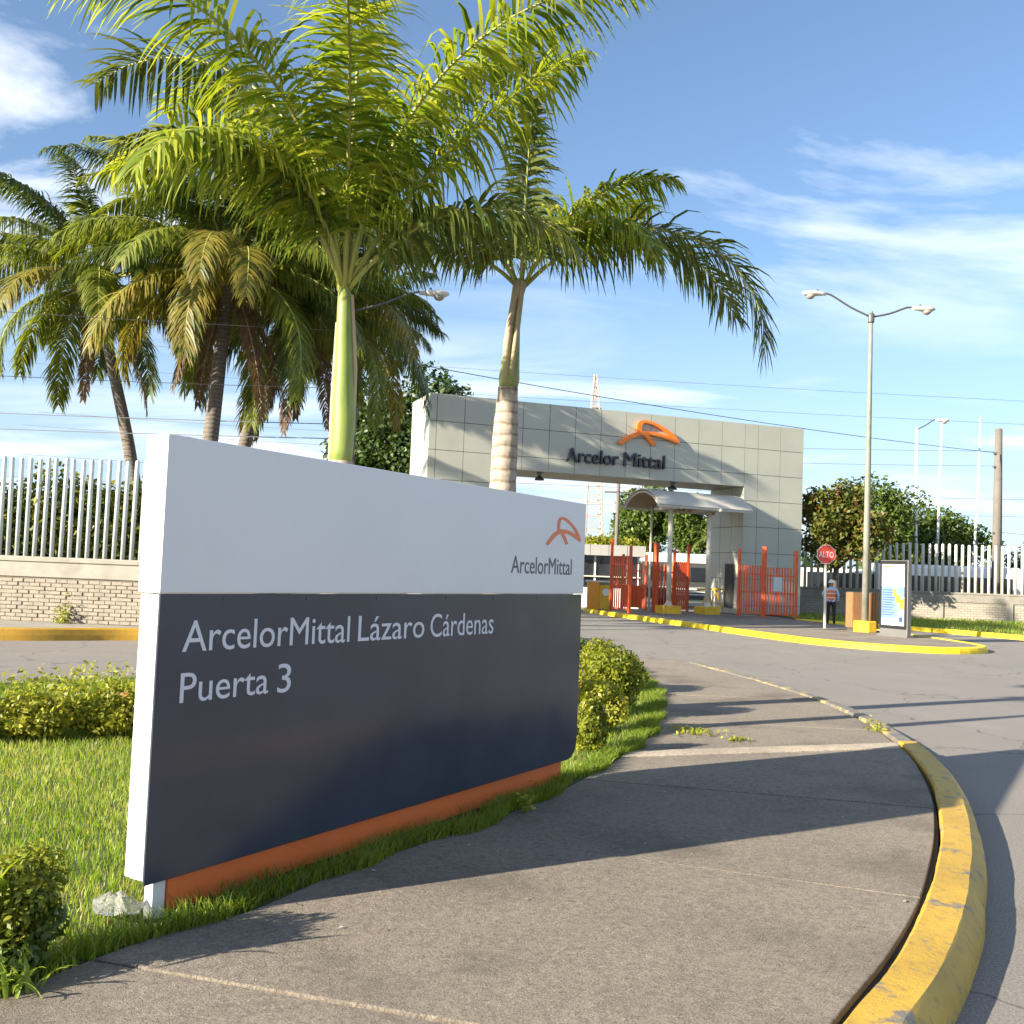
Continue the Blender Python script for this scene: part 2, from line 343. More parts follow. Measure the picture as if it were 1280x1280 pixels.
def npmesh(name, V, F):
    """fast mesh from arrays; F is (n,k) with one face size"""
    me = bpy.data.meshes.new(name); V = np.asarray(V, np.float32); F = np.asarray(F, np.int32); k = F.shape[1]
    me.vertices.add(len(V)); me.vertices.foreach_set('co', V.ravel())
    me.loops.add(F.size); me.loops.foreach_set('vertex_index', F.ravel())
    me.polygons.add(len(F)); me.polygons.foreach_set('loop_start', np.arange(0, F.size, k, dtype=np.int32))
    me.update(calc_edges=True); me.validate(); return me
def tag(o, label=None, cat=None, group=None, kind=None):
    for k, v in (('label', label), ('category', cat), ('group', group), ('kind', kind)):
        if v: o[k] = v
    return o
def thing(name, label, cat, loc=(0, 0, 0), group=None):
    o = bpy.data.objects.new(name, None); COL.objects.link(o); o.location = loc; o.empty_display_size = .2
    return tag(o, label, cat, group)
def struct(o): return tag(o, kind='structure')
def copy_tree(o, parent=None):
    c = o.copy(); COL.objects.link(c)
    if parent is not None: c.parent = parent
    for ch in o.children: copy_tree(ch, c)
    return c
def smooth_path(pts, step=.25):
    """Catmull-Rom through the points"""
    P = [np.array(p, float) for p in pts]; out = []
    for i in range(len(P) - 1):
        a, b, c, d = P[max(i - 1, 0)], P[i], P[i + 1], P[min(i + 2, len(P) - 1)]
        n = max(2, int(np.linalg.norm(c - b) / step))
        for k in range(n):
            t = k / n
            out.append(.5 * ((2 * b) + (c - a) * t + (2 * a - 5 * b + 4 * c - d) * t * t + (3 * b - a - 3 * c + d) * t ** 3))
    out.append(P[-1]); return out
def text_mesh(txt, width, height, ext, name):
    """lettering as a mesh in the XY plane, scaled to width x cap height, origin at base left"""
    cu = bpy.data.curves.new('lettering', 'FONT'); cu.body = txt; cu.size = 1; cu.extrude = 0; cu.resolution_u = 4
    o = bpy.data.objects.new('lettering', cu); COL.objects.link(o)
    dg = bpy.context.evaluated_depsgraph_get(); me = bpy.data.meshes.new_from_object(o.evaluated_get(dg)); bpy.data.objects.remove(o)
    n = len(me.vertices); co = np.zeros(n * 3, np.float32); me.vertices.foreach_get('co', co); co = co.reshape(-1, 3)
    co[:, 0] -= co[:, 0].min(); co[:, 0] *= width / co[:, 0].max()
    co[:, 1] *= height / .69
    me.vertices.foreach_set('co', co.ravel()); me.update()
    if ext:
        import bmesh
        bm = bmesh.new(); bm.from_mesh(me)
        bmesh.ops.remove_doubles(bm, verts=bm.verts, dist=1e-5)
        r = bmesh.ops.extrude_face_region(bm, geom=bm.faces[:])
        for v in [g for g in r['geom'] if isinstance(g, bmesh.types.BMVert)]: v.co.z += ext
        bmesh.ops.recalc_face_normals(bm, faces=bm.faces); bm.to_mesh(me); bm.free()
    me.name = name; return me
def place(me, o, ax, ay, az):
    """move a mesh from its XY plane into the frame (ax, ay, az) at o"""
    M = Matrix(((ax[0], ay[0], az[0], o[0]), (ax[1], ay[1], az[1], o[1]), (ax[2], ay[2], az[2], o[2]), (0, 0, 0, 1)))
    me.transform(M); me.update(); return me
def ribbon(mb, pts, wid, o, ax, ay, az, d0, d1):
    """brush stroke of changing width, as a solid of thickness d0..d1"""
    P = smooth_path(pts, .06 * hypot(pts[0][0] - pts[-1][0], pts[0][1] - pts[-1][1])); m = len(P)
    ws = np.interp(np.linspace(0, 1, m), np.linspace(0, 1, len(wid)), wid); A = []; B = []
    for i in range(m):
        t = unit(P[min(i + 1, m - 1)] - P[max(i - 1, 0)]); nn = np.array([-t[1], t[0]])
        A.append(P[i] + nn * ws[i] / 2); B.append(P[i] - nn * ws[i] / 2)
    o, ax, ay, az = map(V3, (o, ax, ay, az)); vs = []
    for a, b in zip(A, B): vs += [o + ax * q[0] + ay * q[1] + az * d for q in (a, b) for d in (d0, d1)]
    fs = []
    for i in range(m - 1):
        j = i * 4; k = j + 4
        fs += [(j + 1, j + 3, k + 3, k + 1), (j, k, k + 2, j + 2), (j, j + 1, k + 1, k), (j + 2, k + 2, k + 3, j + 3)]
    e = (m - 1) * 4; fs += [(0, 2, 3, 1), (e, e + 1, e + 3, e + 2)]
    mb.add(vs, fs)

# ------------------------------------------------------------------ plants
def leaf_arrays(C, Nrm, size, rng, aspect=.55, jitter=.9, bend=.15):
    """one rhombic, slightly folded leaf per centre; normals lean along Nrm"""
    n = len(C); Nn = Nrm + rng.normal(0, jitter, (n, 3)); Nn /= np.linalg.norm(Nn, axis=1, keepdims=True) + 1e-9
    R = rng.normal(0, 1, (n, 3)); R[:, 2] -= .25
    A = R - Nn * (R * Nn).sum(1, keepdims=True); A /= np.linalg.norm(A, axis=1, keepdims=True) + 1e-9
    B = np.cross(Nn, A); s = (size * rng.uniform(.65, 1.3, n))[:, None]
    p0 = C - A * s * .5; p2 = C + A * s * .5 - Nn * s * bend
    p1 = C + B * s * aspect * .5 + Nn * s * .06 - A * s * .05; p3 = C - B * s * aspect * .5 + Nn * s * .06 - A * s * .05
    V = np.stack([p0, p1, p2, p3], 1).reshape(-1, 3); F = np.arange(n * 4).reshape(-1, 4)
    return V, F
def clump_points(n, blobs, rng, shell=.55):
    """points through a set of ellipsoid clumps (cx,cy,cz,rx,ry,rz), denser to the outside; also outward normals"""
    B = np.array(blobs, float); vol = B[:, 3] * B[:, 4] * B[:, 5]; k = rng.choice(len(B), n, p=vol ** .67 / (vol ** .67).sum())
    D = rng.normal(0, 1, (n, 3)); D /= np.linalg.norm(D, axis=1, keepdims=True)
    r = shell + (1 - shell) * rng.random(n) ** .7; r = r * (1 + .10 * np.sin(D[:, 0] * 7 + k) * np.cos(D[:, 1] * 6 - k))
    return B[k, :3] + D * r[:, None] * B[k, 3:], D
def foliage(name, m, parent, n, blobs, size, rng, aspect=.55, shell=.55, jitter=.9, zmin=None):
    C, D = clump_points(n, blobs, rng, shell)
    if zmin is not None: C[:, 2] = np.maximum(C[:, 2], zmin + .02)
    V, F = leaf_arrays(C, D + np.array([0, 0, .5]), size, rng, aspect, jitter)
    return link(name, npmesh(name, V, F), m, parent)
def blades(name, m, xy, z, h, w, rng, parent=None, lean=.35):
    """grass: one bent tapering blade per point"""
    n = len(xy); hh = h * rng.uniform(.5, 1.3, n); a = rng.uniform(0, 2 * pi, n); l = hh * rng.normal(lean, .25, n)
    dx, dy = np.cos(a) * l, np.sin(a) * l; b = rng.uniform(0, 2 * pi, n); wx, wy = np.cos(b) * w / 2, np.sin(b) * w / 2
    z = np.broadcast_to(z, (n,)); x, y = xy[:, 0], xy[:, 1]
    P = lambda fx, fz, ww: (np.stack([x + dx * fx - wx * ww, y + dy * fx - wy * ww, z + hh * fz], 1), np.stack([x + dx * fx + wx * ww, y + dy * fx + wy * ww, z + hh * fz], 1))
    a0, a1 = P(0, -.05, 1); b0, b1 = P(.35, .6, .75); c0, c1 = P(1, 1, .12)
    V = np.stack([a0, a1, b0, b1, c0, c1], 1).reshape(-1, 3); i = np.arange(n)[:, None] * 6
    F = np.concatenate([i + np.array([0, 1, 3, 2]), i + np.array([2, 3, 5, 4])])
    return link(name, npmesh(name, V, F), m, parent)
def in_poly(xy, poly):
    x, y = xy[:, 0], xy[:, 1]; r = np.zeros(len(xy), bool); n = len(poly)
    for i in range(n):
        (x1, y1), (x2, y2) = poly[i], poly[(i + 1) % n]
        c = ((y1 > y) != (y2 > y)) & (x < (x2 - x1) * (y - y1) / (y2 - y1 + 1e-12) + x1); r ^= c
    return r
def scatter(poly, n, rng):
    P = np.array(poly); lo, hi = P.min(0), P.max(0); q = rng.uniform(lo, hi, (n * 2, 2)); q = q[in_poly(q, poly)]; return q[:n]

def frond(root, base, az, el, L, droop, m, rng, leaf=.5, n=60, w=.03, hang=.5, plume=.3, lift=.25, fwd=.55, s0=.14, rib='rib', r0=.022, sway=0.):
    """arching palm leaf: a tapered rib and two rows of narrow leaflets"""
    k = 22; pts = [V3(base)]; e = el; a = az; T = []
    for i in range(k):
        s = i / k; e = el - droop * s ** 1.25; a = az + sway * s
        t = np.array([cos(a) * cos(e), sin(a) * cos(e), sin(e)]); T.append(t); pts.append(pts[-1] + t * L / k)
    T.append(T[-1]); pts = np.array(pts); T = np.array(T)
    s = np.linspace(s0, 1, n); S_ = np.concatenate([s, s]) + rng.normal(0, .006, 2 * n); S_ = np.clip(S_, s0, 1)
    side = np.repeat([1., -1.], n); f = S_ * k; i0 = np.minimum(f.astype(int), k - 1); fr = (f - i0)[:, None]
    p0 = pts[i0] * (1 - fr) + pts[i0 + 1] * fr; t = T[i0] * (1 - fr) + T[np.minimum(i0 + 1, k)] * fr; t /= np.linalg.norm(t, axis=1, keepdims=True)
    hor = np.array([-sin(az), cos(az), 0.]); up = np.cross(t, hor); up *= np.sign(up[:, 2:3] + 1e-6)
    ln = leaf * (.30 + .70 * np.sin(np.clip(pi * (.12 + .80 * S_), 0, pi)) ** .8) * rng.uniform(.8, 1.12, 2 * n)
    ln *= np.where(S_ > .9, .75, 1)
    ln *= np.where(rng.random(2 * n) < .07, rng.uniform(.25, .7, 2 * n), 1)            # torn leaflets
    lf = lift + rng.normal(0, plume, 2 * n); fw = (fwd + .55 * S_ ** 2 + rng.normal(0, .07, 2 * n))[:, None]
    d = side[:, None] * hor + up * lf[:, None] + t * fw; d /= np.linalg.norm(d, axis=1, keepdims=True)
    wv = t - d * (t * d).sum(1, keepdims=True); wv /= np.linalg.norm(wv, axis=1, keepdims=True)
    hg = hang * rng.uniform(.45, 1.5, 2 * n) * (1 + .25 * np.sin(S_ * 23 + rng.uniform(0, 6))); segs = 4; rows = []; p = p0.copy()
    for j in range(segs + 1):
        ww = w * (.55, 1, .9, .62, .06)[j] * .5
        rows += [p - wv * ww, p + wv * ww]
        g = d.copy(); g[:, 2] -= hg * ((j + .6) / segs) ** 1.3 * 1.5; g /= np.linalg.norm(g, axis=1, keepdims=True); p = p + g * (ln / segs)[:, None]
    V = np.stack(rows, 1).reshape(-1, 3); i = np.arange(2 * n)[:, None] * (2 * segs + 2)
    F = np.concatenate([i + np.array([2 * j, 2 * j + 1, 2 * j + 3, 2 * j + 2]) for j in range(segs)])
    o = link('frond', npmesh('frond', V, F), m, root)
    mb = MB(); mb.tube(pts[::2], list(np.linspace(r0, .004, len(pts[::2]))), 6)
    r = mb.build('midrib', rib, o, True, local=True)
    return o
def tree(name, label, base, h, blobs, n, size, m, rng, group=None, trunk_r=.18, limbs=5, shell=.45, aspect=.6):
    root = thing(name, label, 'tree', base, group); b = V3(base); mb = MB()
    c = np.array([np.average([q[i] for q in blobs]) for i in range(3)]); fork = b + (c - b) * .45; fork[2] = b[2] + (c[2] - b[2]) * .55
    mid = (b + fork) / 2 + np.array([.12, .05, 0]) * h * .1
    mb.tube([b - [0, 0, .1], b + [0, 0, .15], mid, fork], [trunk_r * 1.35, trunk_r, trunk_r * .85, trunk_r * .7], 8)
    for q in blobs[:limbs * 2]:
        e = V3(q[:3]); mm = fork * .5 + e * .5 + rng.normal(0, .2, 3); mb.tube([fork - [0, 0, .15], mm, e], [trunk_r * .55, trunk_r * .33, trunk_r * .1], 6)
    mb.build('trunk', 'bark', root, True)
    foliage('crown', m, root, n, blobs, size, rng, aspect, shell)
    return root
def blob_crown(c, r, n, rng, sub=.42):
    """uneven crown: n lumps spread over an ellipsoid"""
    c = V3(c); r = V3(r); out = []
    for i in range(n):
        d = unit(rng.normal(0, 1, 3)) * rng.uniform(.35, .95); s = rng.uniform(.7, 1.25) * sub
        out.append((*(c + d * r * (1 - sub * .6)), *(r * s)))
    return out

# ================================================================== SETTING
rg = np.random.default_rng(11)
struct(MB().slab([(-900, -60), (1500, -60), (1500, 2600), (-900, 2600)], -.5, -.03).build('ground', 'ground'))
struct(MB().slab([(-40, -14), (44, -14), (44, 41), (30, 50), (14, 72), (-2, 72), (-4, 44), (-5.2, 27), (-5.6, 24), (-40, 21)], -.3, 0).build('road', 'asphalt'))

EDGE = [(-2.5, -3), (-2.5, 0), (-2.4, 1.5), (-2.15, 2.8), (-1.78, 3.8), (-1.44, 4.45), (-1.15, 4.78), (-.80, 5.5), (-.12, 6.62), (.47, 7.78), (1.2, 9.64), (1.85, 12.2), (2.2, 15.9), (2.24, 19.6)]
KERB = [(-.35, -3), (-.3, -.3), (-.12, .8), (.12, 1.6), (.45, 2.4), (.83, 3.1), (1.265, 3.83), (1.755, 4.585), (2.29, 5.56), (2.95, 7.0), (3.6, 8.8), (4.06, 10.76), (4.3, 13.3), (4.08, 16.05), (3.46, 19.6)]
edge = [tuple(p) for p in smooth_path(EDGE, .15)]; kerb = [tuple(p) for p in smooth_path(KERB, .15)]

# concrete footway: each poured bay is a slab of its own, with open joints between them
side = struct(MB().slab(edge + kerb[::-1], -.1, .118).build('sidewalk', 'gap'))
def nearest(path, p): return min(range(len(path)), key=lambda i: (path[i][0] - p[0]) ** 2 + (path[i][1] - p[1]) ** 2)
JOINTS = [((-2.5, -3), (-.35, -3)), ((-2.45, .9), (-.12, .7)), ((-1.62, 4.15), (1.06, 3.43)), ((-.3, 6.33), (2.2, 5.36)), ((.6, 8.1), (3.15, 7.5)), ((1.03, 9.2), (3.95, 10.25)), ((1.17, 9.55), (4.03, 10.6)), ((1.75, 11.7), (4.15, 11.5)), ((2.05, 14.2), (4.28, 14.2)), ((2.23, 17.0), (3.92, 16.9)), ((2.24, 19.6), (3.46, 19.6))]
for i in range(len(JOINTS) - 1):
    a0, b0 = nearest(edge, JOINTS[i][0]), nearest(kerb, JOINTS[i][1]); a1, b1 = nearest(edge, JOINTS[i + 1][0]), nearest(kerb, JOINTS[i + 1][1])
    A = edge[a0:a1 + 1]; B = kerb[b0:b1 + 1]
    poly = [np.array(p) for p in A + B[::-1]]; cen = sum(poly) / len(poly)
    kp = set(range(len(A), len(poly)))
    out_ = []
    for q, p in enumerate(poly):
        inset = .018 if q in kp else .0                      # open seam beside the kerb
        out_.append(tuple(p + unit(cen - p) * (inset + .009)))
    dz = rg.uniform(-.006, .006)
    mb = MB().slab(out_, .0, .148 + dz)
    o = mb.build('slab', 'slab_pale' if i == 5 else 'slab', side, bevel=.007)  # one narrow bay takes a paler tone than the others
    if i == 5: o['label'] = 'narrow pale strip of newer concrete across the footway'

def kerb_run(name, path, m, w=.23, h=.165, batter=.05, rough=0):
    mb = MB(); mb.sweep(path, [(.012, -.12), (.012, h - .012), (.03, h), (w * .5, h - .001), (w - .045, h - .004), (w - .01, h - .03), (w + batter * .5, h * .45), (w + batter, -.12)])
    if rough:                                               # hand-finished concrete, never true
        vv = mb.v[0]; q = np.random.default_rng(len(vv)); n_ = q.normal(0, 1, (len(path), 8, 3)); K = 9; ker = np.ones(K) / K
        sm_ = np.stack([np.stack([np.convolve(np.pad(n_[:, a, b], K // 2, mode='edge'), ker, 'valid') for b in range(3)], 1) for a in range(8)], 1)
        vv += (sm_ * rough * 3 + n_ * rough * .12).reshape(-1, 3) * np.array([1, 1, .8])
    o = mb.build(name, m, smooth=bool(rough))
    if rough: o.data.set_sharp_from_angle(angle=radians(28))
    return struct(o)
cut = nearest(kerb, (4.04, 10.6))
kerb_run('kerb', [tuple(p) for p in smooth_path(KERB, .06)][:nearest(smooth_path(KERB, .06), (4.04, 10.6)) + 1], 'kerb', .24, .165, .06, .0028); kerb_run('kerb', kerb[cut:], 'kerb_faded', .22, .160, .05)
# far end of the footway: low faded strip
kerb_run('kerb', smooth_path([(2.0, 19.62), (3.66, 19.64)], .2)[::-1], 'kerb_faded', .3, .152, .04)

# planted ground between footway and the road behind the sign
LAWN = [(-2.5, -3)] + edge[1:] + [(1.6, 19.7), (-1.0, 17.4), (-4.2, 14.3), (-7.5, 11.2), (-11, 7.5), (-13, 4), (-13, -3)]
struct(MB().slab(LAWN, -.1, .138).build('lawn', 'lawn'))
kerb_run('kerb', smooth_path([(-13, 4), (-11, 7.5), (-7.5, 11.2), (-4.2, 14.3), (-1.0, 17.4), (1.6, 19.7)], .4)[::-1], 'slab', .2)

# far side of the left road: kerb, footway, brick wall, tall fence
LK = smooth_path([(-24, 19.0), (-14, 19.4), (-10, 20.5), (-8.1, 21.6), (-6.0, 22.2), (-5.0, 23.4), (-4.6, 27), (-4.3, 33), (-4.1, 41)], .12)
kerb_run('kerb', LK, 'kerb_old', .2, .25, .03)
struct(MB().slab([tuple(p) for p in LK] + [(-40, 41), (-40, 19)], -.1, .236).build('verge', 'cap'))
# island before the gate
ISL = smooth_path([(3.8, 49), (3.85, 46.7), (5.2, 41.6), (6.75, 36.4), (8.45, 30.4), (9.7, 28.2), (11.2, 27.5), (12.3, 27.8), (13.1, 28.6), (13.5, 29.9), (13.45, 32), (13.3, 35), (13.1, 38), (12.9, 41), (12.3, 43.8)], .35)
kerb_run('kerb', ISL, 'kerb_new', .22, .17, .03)
struct(MB().slab([tuple(p) for p in ISL] + [(12.2, 46.8), (8, 50), (3.9, 50)], -.1, .148).build('island', 'slab'))
RK = smooth_path([(12.5, 44.4), (14.4, 42.9), (16.1, 41.0), (17.5, 38.6), (18.6, 36.4), (20.5, 33.8), (24, 31), (32, 29)], .35)
kerb_run('kerb', RK, 'kerb_new', .22, .17, .03)
struct(MB().slab([tuple(p) for p in RK] + [(44, 29), (44, 52), (12.9, 53), (12.5, 46)], -.1, .14).build('verge', 'lawn'))

# ------------------------------------------------------------------ left wall and fence
WL0, WL1 = np.array([-16.0, 23.35]), np.array([-5.5, 22.35]); wu = unit(WL1 - WL0); wnm = np.array([wu[1], -wu[0]])   # normal faces the road
wlen = np.linalg.norm(WL1 - WL0); wu3 = np.array([*wu, 0]); wn3 = np.array([*wnm, 0]); Z = np.array([0, 0, 1.])
root = thing('perimeter_wall', 'tan brick wall with a concrete band, under the pale blue fence posts', 'wall', (*WL0, .236))
MB().obox(np.array([*(WL0 + wu * wlen / 2), .72]), wu3 * wlen / 2, wn3 * .10, Z * .5).build('backing', 'mortar', root)
mb = MB(); mb.prism([(-.16, 0), (.135, 0), (.135, .06), (.125, .33), (.165, .34), (.165, .43), (.14, .45), (-.16, .45)], np.array([*WL0, 1.22]), wn3, Z, wu3, 0, wlen)
mb.build('concrete_band', 'cap', root, bevel=.01)
bm_ = MB().obox((0, 0, 0), wu3 * .118, wn3 * .03, Z * .036); bmesh_ = bm_.mesh('brick'); bmesh_.materials.append(MT['brick'])
cnt = 0
for r in range(11):
    for k in range(int(wlen / .252)):
        t = (k + .5 * (r % 2)) * .252 + .13
        pos = WL0 + wu * t
        if not (-12.3 < pos[0] < -7.4) or cnt >= 300: continue
        cnt += 1
        o = bpy.data.objects.new('brick', bmesh_); COL.objects.link(o); o.parent = root
        p = np.array([*(pos + wnm * (.083 + rg.uniform(-.006, .014))), .285 + r * .0855 + rg.uniform(-.004, .004)]) + wu3 * rg.uniform(-.012, .012)
        o.location = Vector(p) - root.location; o.rotation_euler = (rg.normal(0, .012), rg.normal(0, .012), rg.normal(0, .014)); o.scale = (rg.uniform(.93, 1.02),) * 2 + (rg.uniform(.9, 1.04),)
root = thing('tubular_fence', 'tall fence of pale blue round posts on the tan brick wall', 'fence', (*WL0, 1.67))
pm = MB().tube([(0, 0, 0), (0, 0, 2.18), (0, 0, 2.22), (0, 0, 2.235)], [.048, .048, .037, .012], 10).mesh('post'); pm.materials.append(MT['post']); pm.polygons.foreach_set('use_smooth', [True] * len(pm.polygons))
k = 0; t = .1
while t < wlen:
    p = WL0 + wu * t
    if p[0] > -13.2:
        o = bpy.data.objects.new('post', pm); COL.objects.link(o); o.parent = root
        o.location = Vector((*p, 1.64)) - root.location; o.rotation_euler = (rg.normal(0, .006), rg.normal(0, .006), 0); o.scale = (1, 1, rg.uniform(.99, 1.012))
    t += .205
# vines crowding behind the fence
root = thing('vine_hedge', 'dense climbing vines behind the pale blue fence', 'hedge', (*WL0, 0))
bl = []
for i in range(30):
    p = WL0 + wu * (wlen * i / 29) - wnm * rg.uniform(.5, .9); bl.append((p[0], p[1], rg.uniform(2.1, 2.9), .8, .6, rg.uniform(.85, 1.15)))
    bl.append((p[0], p[1], 1.3, .7, .5, .9))
foliage('foliage', 'leaf_vine', root, 42000, bl, .15, rg, .75, .35)
mb = MB()
for i in range(16):
    p = WL0 + wu * rg.uniform(2, wlen); q = p - wnm * .8; mb.tube([(*q, .1), (*(q + rg.normal(0, .2, 2)), 1.5), (*(q + rg.normal(0, .4, 2)), 3.0)], [.03, .02, .008], 5)
mb.build('stem', 'bark', root)

# ------------------------------------------------------------------ right wall and fence
WR0, WR1 = np.array([13.0, 52.6]), np.array([40.0, 50.4]); ru = unit(WR1 - WR0); rn = np.array([ru[1], -ru[0]]); rlen = np.linalg.norm(WR1 - WR0); ru3 = np.array([*ru, 0]); rn3 = np.array([*rn, 0])
def brickwall_mat():
    m, t, b = _new('far_brickwork'); P = _pos(t)
    br = t.nodes.new('ShaderNodeTexBrick'); mpn = t.nodes.new('ShaderNodeMapping'); mpn.inputs['Rotation'].default_value = (radians(90), 0, 0); t.links.new(P, mpn.inputs[0]); t.links.new(mpn.outputs[0], br.inputs[0])
    br.inputs['Color1'].default_value = (.40, .36, .29, 1); br.inputs['Color2'].default_value = (.34, .30, .245, 1); br.inputs['Mortar'].default_value = (.22, .195, .16, 1)
    br.inputs['Scale'].default_value = 1; br.inputs['Brick Width'].default_value = .30; br.inputs['Row Height'].default_value = .12; br.inputs['Mortar Size'].default_value = .014
    t.links.new(br.outputs['Color'], b.inputs['Base Color']); b.inputs['Roughness'].default_value = .9; return m
root = thing('perimeter_wall', 'grey brick wall under the cream fence posts beyond the island', 'wall', (*WR0, .14))
MB().obox(np.array([*(WR0 + ru * rlen / 2), .58]), ru3 * rlen / 2, rn3 * .1, Z * .46).build('brickwork', brickwall_mat(), root)
mb = MB(); mb.prism([(-.16, 0), (.15, 0), (.14, .40), (.17, .41), (.17, .5), (-.16, .5)], np.array([*WR0, 1.04]), rn3, Z, ru3, 0, rlen); mb.build('concrete_band', 'cap', root, bevel=.01)
for k in range(8):
    p = WR0 + ru * (2 + 3.4 * k); MB().obox(np.array([*(p + rn * .06), .60]), ru3 * .13, rn3 * .11, Z * .44).build('pilaster', 'cap', root)
root = thing('tubular_fence', 'long fence of cream posts beyond the info totem', 'fence', (*WR0, 1.54))
pm2 = MB().tube([(0, 0, 0), (0, 0, 2.38), (0, 0, 2.43), (0, 0, 2.45)], [.078, .078, .06, .02], 8).mesh('post'); pm2.materials.append(MT['post_white']); pm2.polygons.foreach_set('use_smooth', [True] * len(pm2.polygons))
t = .15
while t < rlen - 6:
    p = WR0 + ru * t; o = bpy.data.objects.new('post', pm2); COL.objects.link(o); o.parent = root
    o.location = Vector((*p, 1.52)) - root.location; o.scale = (1, 1, rg.uniform(.985, 1.01)); t += .325

# ------------------------------------------------------------------ the monument sign
S0 = np.array([-1.545, 4.565]); S1 = np.array([.577, 8.123]); su = unit(S1 - S0); slen = float(np.linalg.norm(S1 - S0)); sn = np.array([su[1], -su[0]])
su3 = np.array([*su, 0]); sn3 = np.array([*sn, 0])
def SP(s, z, out=0): return np.array([*(S0 + su * s + sn * out), z])
sign = thing('monument_sign', 'large white and charcoal entrance sign on the lawn', 'sign', (*(S0 + su * slen / 2), .15))
TH = .13
def sbox(s0, s1, z0, z1, d0, d1): return MB().obox(SP((s0 + s1) / 2, (z0 + z1) / 2, (d0 + d1) / 2), su3 * (s1 - s0) / 2, sn3 * (d1 - d0) / 2, Z * (z1 - z0) / 2)
sbox(-.012, slen + .012, 1.592, 2.305, -TH - .008, .008).build('upper_panel', 'sign_white', sign, bevel=.006)
R_ = .15; arc = [(slen - R_ + R_ * sin(a), .318 + R_ - R_ * cos(a)) for a in np.linspace(0, pi / 2, 9)]
lowp = [(0.03, .318)] + arc + [(slen - .002, 1.585), (0.03, 1.585)]
MB().prism(lowp, SP(0, 0, 0), su3, Z, sn3, -TH, -.012).build('lower_body', 'sign_white', sign, bevel=.004)
darkp = [(.0, .312)] + [(a, b - .004) for a, b in arc] + [(slen, 1.588), (.0, 1.588)]
MB().prism(darkp, SP(0, 0, 0), su3, Z, sn3, -.011, .0).build('charcoal_panel', 'sign_dark', sign, bevel=.003)
sbox(0.0, .03, .335, 1.585, -TH, -.0115).build('end_cap', 'sign_white', sign, bevel=.003)
sbox(.16, 3.95, .155, .318, -TH + .03, -.03).build('plinth', 'sign_orange', sign, bevel=.004)
sbox(.085, .157, .10, .322, -TH + .035, -.04).build('support_foot', 'sign_white', sign, bevel=.004)
sbox(3.1, 3.16, .02, .155, -TH + .05, -.05).build('support_foot', 'steel', sign)
sbox(.55, .61, .02, .155, -TH + .05, -.05).build('support_foot', 'steel', sign)
for s in np.arange(.35, 4.1, .62):                                     # fixings just below the seam
    mb = MB(); c = SP(s + rg.uniform(-.05, .05), 1.565, .001); mb.lathe(c, [(.007, 0), (.006, .003), (.002, .004)], 8, sn3); mb.build('screw', 'steel', sign)
def sign_text(txt, s0, s1, z, h, m):
    me = text_mesh(txt, s1 - s0, h, .0018, 'lettering'); place(me, SP(s0, z, .0006 if m == 'letter_pale' else .0085), su3, Z, sn3); return link('lettering', me, m, sign)
sign_text('ArcelorMittal', .137, 1.312, 1.326, .143, 'letter_pale'); sign_text('Lázaro', 1.387, 2.02, 1.326, .143, 'letter_pale'); sign_text('Cárdenas', 2.085, 2.825, 1.324, .143, 'letter_pale')
sign_text('Puerta', .139, .70, 1.095, .136, 'letter_pale'); sign_text('3', .765, .862, 1.09, .145, 'letter_pale')
sign_text('ArcelorMittal', 3.02, 3.935, 1.738, .122, 'letter_grey')
def logo(o, ax, ay, az, sc, d, m, parent):
    for n_, (pts, wd, e) in enumerate([
        ([(0, 0), (.17, .26), (.36, .42), (.56, .44), (.78, .36), (1.0, .19)], [.10, .13, .15, .155, .14, .05], 1.0),
        ([(.33, .45), (.325, .64), (.36, .80), (.46, .83), (.62, .75), (.83, .53), (1.01, .19)], [.10, .105, .11, .105, .11, .13, .06], .86),
        ([(.40, .42), (.50, .26), (.585, .06)], [.11, .12, .10], .93)]):
        mb = MB(); ribbon(mb, [(a * sc, b * sc) for a, b in pts], [w * sc * .78 for w in wd], o, ax, ay, az, 0, d * e); mb.build('logo_stroke', m, parent)
logo(SP(3.525, 1.955, .0085), su3 * 1.0, Z * .47, sn3, .54, .0025, 'sign_orange', sign)
# crumpled clear plastic caught on the sign foot
mb = MB(); rr = np.random.default_rng(5); n_ = 14
pts = []
for i in range(5):
    for k in range(n_):
        a = 2 * pi * k / n_; r = (.02, .06, .085, .06, .03)[i] * rr.uniform(.45, 1.5); pts.append((-1.69 + cos(a) * r * 1.25, 4.64 + sin(a) * r, .16 + (.0, .015, .04, .065, .09)[i] * rr.uniform(.7, 1.3)))
mb.add(pts, [(i * n_ + k, i * n_ + (k + 1) % n_, (i + 1) * n_ + (k + 1) % n_, (i + 1) * n_ + k) for i in range(4) for k in range(n_)] + [tuple(4 * n_ + k for k in range(n_))])
tag(mb.build('plastic_bag', 'plastic'), 'crumpled clear plastic bag at the foot of the entrance sign', 'plastic bag')

